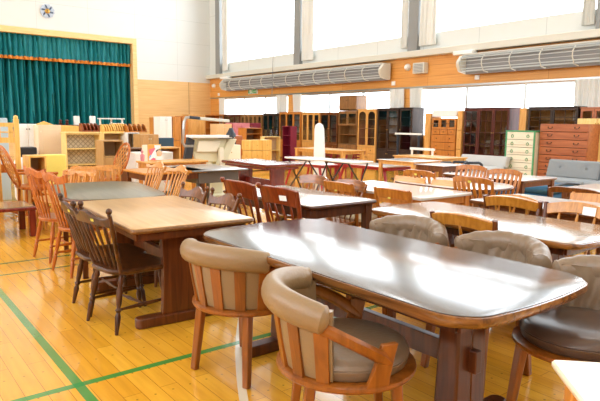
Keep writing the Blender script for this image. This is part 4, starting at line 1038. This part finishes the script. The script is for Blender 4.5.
# bedding pile
t = thing('bedding', 'folded beige mattress topped with blue white striped bedding at the left edge', 'bedding', (.9, 8.9, 0))
B().box(-.7, .45, -.5, .5, 0, .5).build('mattress', P_creamf, t, .05)
B().box(-.7, .5, -.52, .5, .5, .56).build('red_band', P_crimson, t, .02); B().box(-.7, .5, -.52, .5, .56, .66).build('blue_quilt', plain('blue quilt', '#4a80c0', .8, bscale=20), t, .03)
B().box(-.7, .48, -.52, .5, .66, .8).build('white_quilt', plain('white quilt', '#f2eef0', .85), t, .05)
o = B().box(2.0, 2.25, 9.9, 10.2, 0, .74).build('white_cloth_pile', plain('white quilt', '#f2eef0', .85), None, .1); tag(o, 'white cloth covered pile beside the rattan rocking chair', 'cloth pile')
cabY('bedside_table', 'small yellow wood box table with an orange drawer left of the pale beige panel', 28, 47, 156, 8.8, W_pine, [('open', .35, 0), ('drawer', .5, 1)], d=.4, cornice=False, dmat=W_orange)
o = B().box(2.32, 2.66, 9.5, 9.75, 0, .8).build('yellow_box', plain('yellow box', '#f0e070', .5), None, .01); tag(o, 'yellow and white box right of the small yellow wood table', 'box')
# rows of children's orange chairs
G10 = 'small orange wood chairs crowded behind the grey table'
kd = dict(H=.72, sz=.38, w=.38, wb=.34, rail='bow', rh=.045, nsp=4, posts=True, mat=W_natural, lean=.05, slats=True, turned=False, midrail=False)
spots = [(53, 166, 7.6, 185), (62, 168, 7.3, 200), (71, 169, 7.1, 190), (83, 167, 7.5, 260), (92, 166, 7.8, 265), (101, 168, 7.6, 262), (111, 168, 7.9, 270), (60, 163, 8.2, 180)]
labs = ['leftmost small orange chair behind the grey table', 'second small orange chair from the left behind the grey table', 'small orange chair below the left edge of the trellis shelf', 'small orange chair below the middle of the trellis shelf',
        'small orange chair below the right edge of the trellis shelf', 'small orange chair below the cream boxes', 'small orange chair left of the rattan oval back', 'small orange chair half hidden in the rear row', 'rightmost small orange chair beside the long natural table']
ck = None
for (u, v, Y, a), lab in zip(spots, labs):
    p = atY(u, v, Y)
    if ck is None: ck = windsor('small_chair', lab, (p.x, Y, 0), R(a), G10, **kd)
    else: dup(ck, lab, (p.x, Y, 0), R(a))
table('dining_table', 'natural wood table with curved apron behind the white tagged windsor pair', 3.3, 7.2, .9, .75, 0, r=.02, th=.03, top=W_natural, legm=W_brown, ap=.08)
table('desk', 'natural wood side table left of the dark grey painted table', 4.05, 8.55, 1.05, .5, 0, r=.02, th=.03, h=.72, top=W_cablight, legm=W_natural, ap=.08)
# racks, boxes
def bookrack(lab, u0, u1, vt, Y, mat, g='slotted desk top book racks', zb=None):
    a, b = atY(u0, vt, Y), atY(u1, vt, Y); w = b.x-a.x; zt = a.z; z0 = zt-.3 if zb is None else zb
    t = thing('book_rack', lab, 'rack', ((a.x+b.x)/2, Y, z0), 0, g); h = zt-z0
    B().box(-w/2, w/2, 0, .3, 0, .03).build('base', mat, t); B().box(-w/2, w/2, .28, .3, .03, h*.8).build('back_panel', mat, t)
    n = 5
    for k in range(n):
        x = -w/2+.012+(w-.024)*k/(n-1)
        B().prism([(0.02, 0), (.3, 0), (.3, h), (.2, h), (.1, h*.75), (.02, h*.25)], -.01, .01, Matrix.Translation((x, 0, .03)) @ Matrix(((0, 0, 1, 0), (1, 0, 0, 0), (0, 1, 0, 0), (0, 0, 0, 1))) @ Matrix.Scale(.92, 4)).build('divider', mat, t)
    return t
cabY('desk_cabinet', 'wide dark brown cabinet row carrying items before the stage curtain', 62, 104, 125, 14.6, W_brown, [('door', .95, 3)], cornice=False)
bookrack('red brown slotted rack on top of the trellis shelf', 83, 99, 124, 12.1, W_cherry, zb=atY(90, 132, 12).z+.0)
cabY('desk', 'pale desk cabinet carrying the left slotted racks', 103, 126, 132.5, 13.8, W_cream, [('open', .5, 0), ('door', .45, 2)], cornice=False)
bookrack('pine slotted rack, left one on the pale desk cabinet', 104, 115, 125, 13.9, W_pine, zb=atY(110, 132.5, 13.8).z)
bookrack('pine slotted rack, right one on the pale desk cabinet', 115.5, 126, 124, 13.9, W_pine, zb=atY(110, 132.5, 13.8).z)
cabY('desk', 'white and wood desk beneath the pine slotted rack by the taupe dresser', 127, 140, 132.5, 13.6, P_white, [('open', .5, 0), ('door', .45, 1)], cornice=False)
bookrack('pine slotted rack on the desk beside the taupe dresser', 128, 147, 124.5, 13.7, W_oak, zb=atY(135, 132.5, 13.6).z)
cabY('low_cabinet', 'small taupe cabinet with open dark niche beside the rattan back', 102.5, 124, 140.5, 11, W_brn, [('open', .35, 0), ('drawer', .3, 1), ('drawer', .3, 1)], cornice=False)
cabY('dresser', 'taupe dresser left of the white locker', 140, 159, 134.5, 13.0, W_brn, [('door', .95, 2)], cornice=False, knobm=P_cream)
cabY('locker', 'tall white locker cabinet near the right end of the stage', 159.5, 172, 116.5, 16, P_white, [('door', .97, 2)], knobm=P_metal, cornice=False)
cabY('wardrobe', 'natural wood wardrobe with small knobs beside the white locker', 172.3, 181, 116.5, 16, W_natural, [('door', .5, 1), ('drawer', .23, 1), ('drawer', .23, 1)], cornice=False)
cabY('wardrobe', 'orange sided wardrobe behind the tubular lamp arm', 181.3, 188, 116, 16.05, W_caborange, [('door', .97, 1)], cornice=False)
cabY('wardrobe', 'plain tan wardrobe with two doors near the far corner', 188.3, 205, 114.5, 17, W_cablight, [('door', .97, 2)], cornice=True)
a, b = atY(155.5, 115.5, 16.5), atY(158.6, 115.5, 16.5)
cabY('narrow_shelf', 'narrow yellow shelf standing left of the white locker', 155, 159.2, 117.5, 16.4, W_natural, [('open', .95, 3)], cornice=False)
p = atY(165, 138, 13.4); o = B().box(p.x-.22, p.x+.24, 13.4, 13.7, 0, p.z).build('navy_box', plain('navy box', '#2c4a60', .6), None, .01); tag(o, 'navy blue box standing before the white locker', 'box')
cabY('desk', 'brown desk behind the long natural table', 130, 150, 148.5, 9.9, W_brown, [('open', .4, 0), ('door', .5, 2)], cornice=False, d=.5)
cabY('desk', 'pale wood desk with curved side behind the picture panel', 150.5, 181, 147.5, 10.5, W_cablight, [('open', .4, 0), ('door', .5, 3)], cornice=False, d=.5)
cabY('white_dresser', 'low white dresser behind the children picture panel', 134, 173.5, 152.5, 9.3, P_white, [('drawer', .45, 2), ('drawer', .45, 2)], cornice=False, knobm=P_pink, d=.4)
# picture panel
def kidpic():
    m, n, l, p = nt('bright childrens picture')
    tc = n.new('ShaderNodeTexCoord'); vo = n.new('ShaderNodeTexVoronoi'); vo.inputs['Scale'].default_value = 9; l.new(tc.outputs['Object'], vo.inputs['Vector'])
    cr = n.new('ShaderNodeValToRGB'); cr.color_ramp.interpolation = 'CONSTANT'
    cols_ = ['#7fb8ec', '#8cc4f0', '#f4f0f4', '#f0a048', '#f4d850', '#e87088', '#74b0e8', '#fbe8d0']
    el = cr.color_ramp.elements; el[0].color = lin(cols_[0]); el[1].position = 1/8; el[1].color = lin(cols_[1])
    for k in range(2, 8): e_ = el.new(k/8); e_.color = lin(cols_[k])
    sp = n.new('ShaderNodeSeparateColor'); l.new(vo.outputs['Color'], sp.inputs[0]); l.new(sp.outputs[0], cr.inputs[0]); l.new(cr.outputs[0], p.inputs['Base Color']); p.inputs['Roughness'].default_value = .4
    return m
a, b = atY(148, 144.5, 8.6), atY(161, 144.5, 8.6); p = atY(155, 165, 8.6)
t = thing('picture_panel', 'bright blue and orange childrens picture panel standing upright on the natural side table', 'picture', ((a.x+b.x)/2, 8.6, .72)); w = b.x-a.x; h = a.z-.72
B().box(-w/2, w/2, 0, .03, 0, h).build('board', W_pine, t); B().box(-w/2+.012, w/2-.012, -.006, 0, .012, h-.012).build('picture', kidpic(), t)
B().box(-w/2-.09, -w/2-.01, .0, .025, 0, h*.98).build('side_leaf', P_cream, t)
P_skin = plain('doll face', '#f2c49c', .6)
B().ball((.07, -.012, .12), .05, .01, .05, 12).build('printed_face', P_skin, t); B().ball((.07, -.006, .15), .055, .01, .035, 12).build('printed_hair', P_black, t); B().box(.01, .13, -.014, -.004, .01, .075).build('printed_shirt', P_white, t)
o = B().turned((3.57, 8.62, .72), (3.57, 8.62, .9), [(0, .03), (.5, .035), (.7, .015), (.8, .025), (1, .015)], 10).build('figurine', P_pink); tag(o, 'small pale figurine left of the childrens picture panel', 'figurine')
# items on the dark row: white posts, white frame, black chairs
for k, (u, lab) in enumerate(((76.5, 'short white post standing before the stage curtain, left of the pair'), (92.5, 'short white post standing before the stage curtain, right of the pair'))):
    p = atY(u, 116, 14.8); z0 = atY(83, 125, 14.6).z; o = B().box(p.x-.06, p.x+.06, 14.75, 14.87, z0-.01, p.z).build('white_post', P_white, None, .01); tag(o, lab, 'post', 'white posts before the curtain')
t = thing('white_rack', 'white open frame rack on the row before the stage curtain', 'rack', (4.95, 15.4, 0)); a, b = atY(100, 118, 15.4), atY(122, 118, 15.4); w = (b.x-a.x)/2; t.location.x = (a.x+b.x)/2
for x in (-w, 0, w): B().box(x-.02, x+.02, -.02, .02, 0, a.z-.03).build('post', P_white, t)
B().box(-w-.02, w+.02, -.15, .15, a.z-.03, a.z).box(0, w, -.15, .15, a.z-.16, a.z-.13).build('shelf', P_white, t)
for k, (u, lab) in enumerate(((61.5, 'dark turned chair post standing on the dark cabinet row, left'), (68, 'dark turned chair post standing on the dark cabinet row, right'))):
    p = atY(u, 119.5, 14.7); o = B().turned((p.x, 14.8, 1.2), (p.x, 14.8, p.z), [(0, .03), (.5, .04), (.6, .02), (.8, .045), (1, .02)], 8).build('chair_post', W_cabred); tag(o, lab, 'post', 'dark posts on the cabinet row')
# drafting desk
YD = 8.9
t = thing('drafting_desk', 'cream drafting desk with raised sloping board, black hinge and tubular lamp arm', 'desk', (5.1, YD, 0))
def L_(u, v, dy=0): p = atY(u, v, YD+dy); return Vector((p.x-5.1, dy, p.z))
def quad(b, P, d):
    vs = [Vector(p) for p in P]+[Vector(p)+Vector(d) for p in P]
    return b._add(vs, [(0, 1, 2, 3), (7, 6, 5, 4), (0, 1, 5, 4), (1, 2, 6, 5), (2, 3, 7, 6), (3, 0, 4, 7)])
P_desk = plain('cream desk paint', '#e4dcb8', .45)
quad(B(), [L_(190, 136.5), L_(235, 136.5), L_(228, 162), L_(196, 162)], (0, .05, 0)).build('sloping_board', P_desk, t, .01)
quad(B(), [L_(199, 141, -.06), L_(221, 141, -.06), L_(217, 152, -.06), L_(197, 152, -.06)], (0, .06, 0)).build('inner_tray', P_cream, t, .01)
quad(B(), [L_(229, 139, -.05), L_(237, 139, -.05), L_(225, 166, -.05), L_(216, 166, -.05)], (0, .06, 0)).build('side_arm', P_desk, t, .01)
B().bar(L_(189, 136.5, -.03), L_(229, 136.5, -.03), .25, .05).build('pencil_ledge', P_white, t, .01)
B().bar(L_(219, 137.5, -.1), L_(233, 137.5, -.1), .08, .04).build('clamp', P_navy, t, .01)
B().turned(L_(231, 137, -.1), L_(231, 128, -.1), [(0, .09), (.3, .09), (.6, .06), (1, .03)], 12).build('hinge_knob', P_navy, t)
B().tube([L_(193, 146, -.05), L_(184.5, 146, -.05), L_(182.5, 142, -.05), L_(184, 122, -.05), L_(186, 117.5, -.05), L_(190, 117, -.05)], .025, 8).build('lamp_arm', P_metal, t)
B().bar(L_(189, 117.2, -.05), L_(199, 118.2, -.05), .09, .05).build('lamp_bracket', P_navy, t, .01)
B().bar(L_(199, 118.5, -.05), L_(228, 121, -.05), .13, .05).build('lamp_shade', plain('pale lamp shade', '#d8d8cc', .4), t, .012)
quad(B(), [L_(188, 137, -.05), L_(195, 140, -.05), L_(192, 162, -.05), L_(184, 162, -.05)], (0, .07, 0)).build('black_side', P_black, t, .01)
B().box(-.12, .12, .05, .3, 0, .85).build('pedestal', P_desk, t, .02); B().box(-.6, .45, -.2, .45, 0, .07).build('foot', P_desk, t, .02)
B().box(-.03, .05, -.1, -.02, .55, .9).build('stay', P_cream, t)
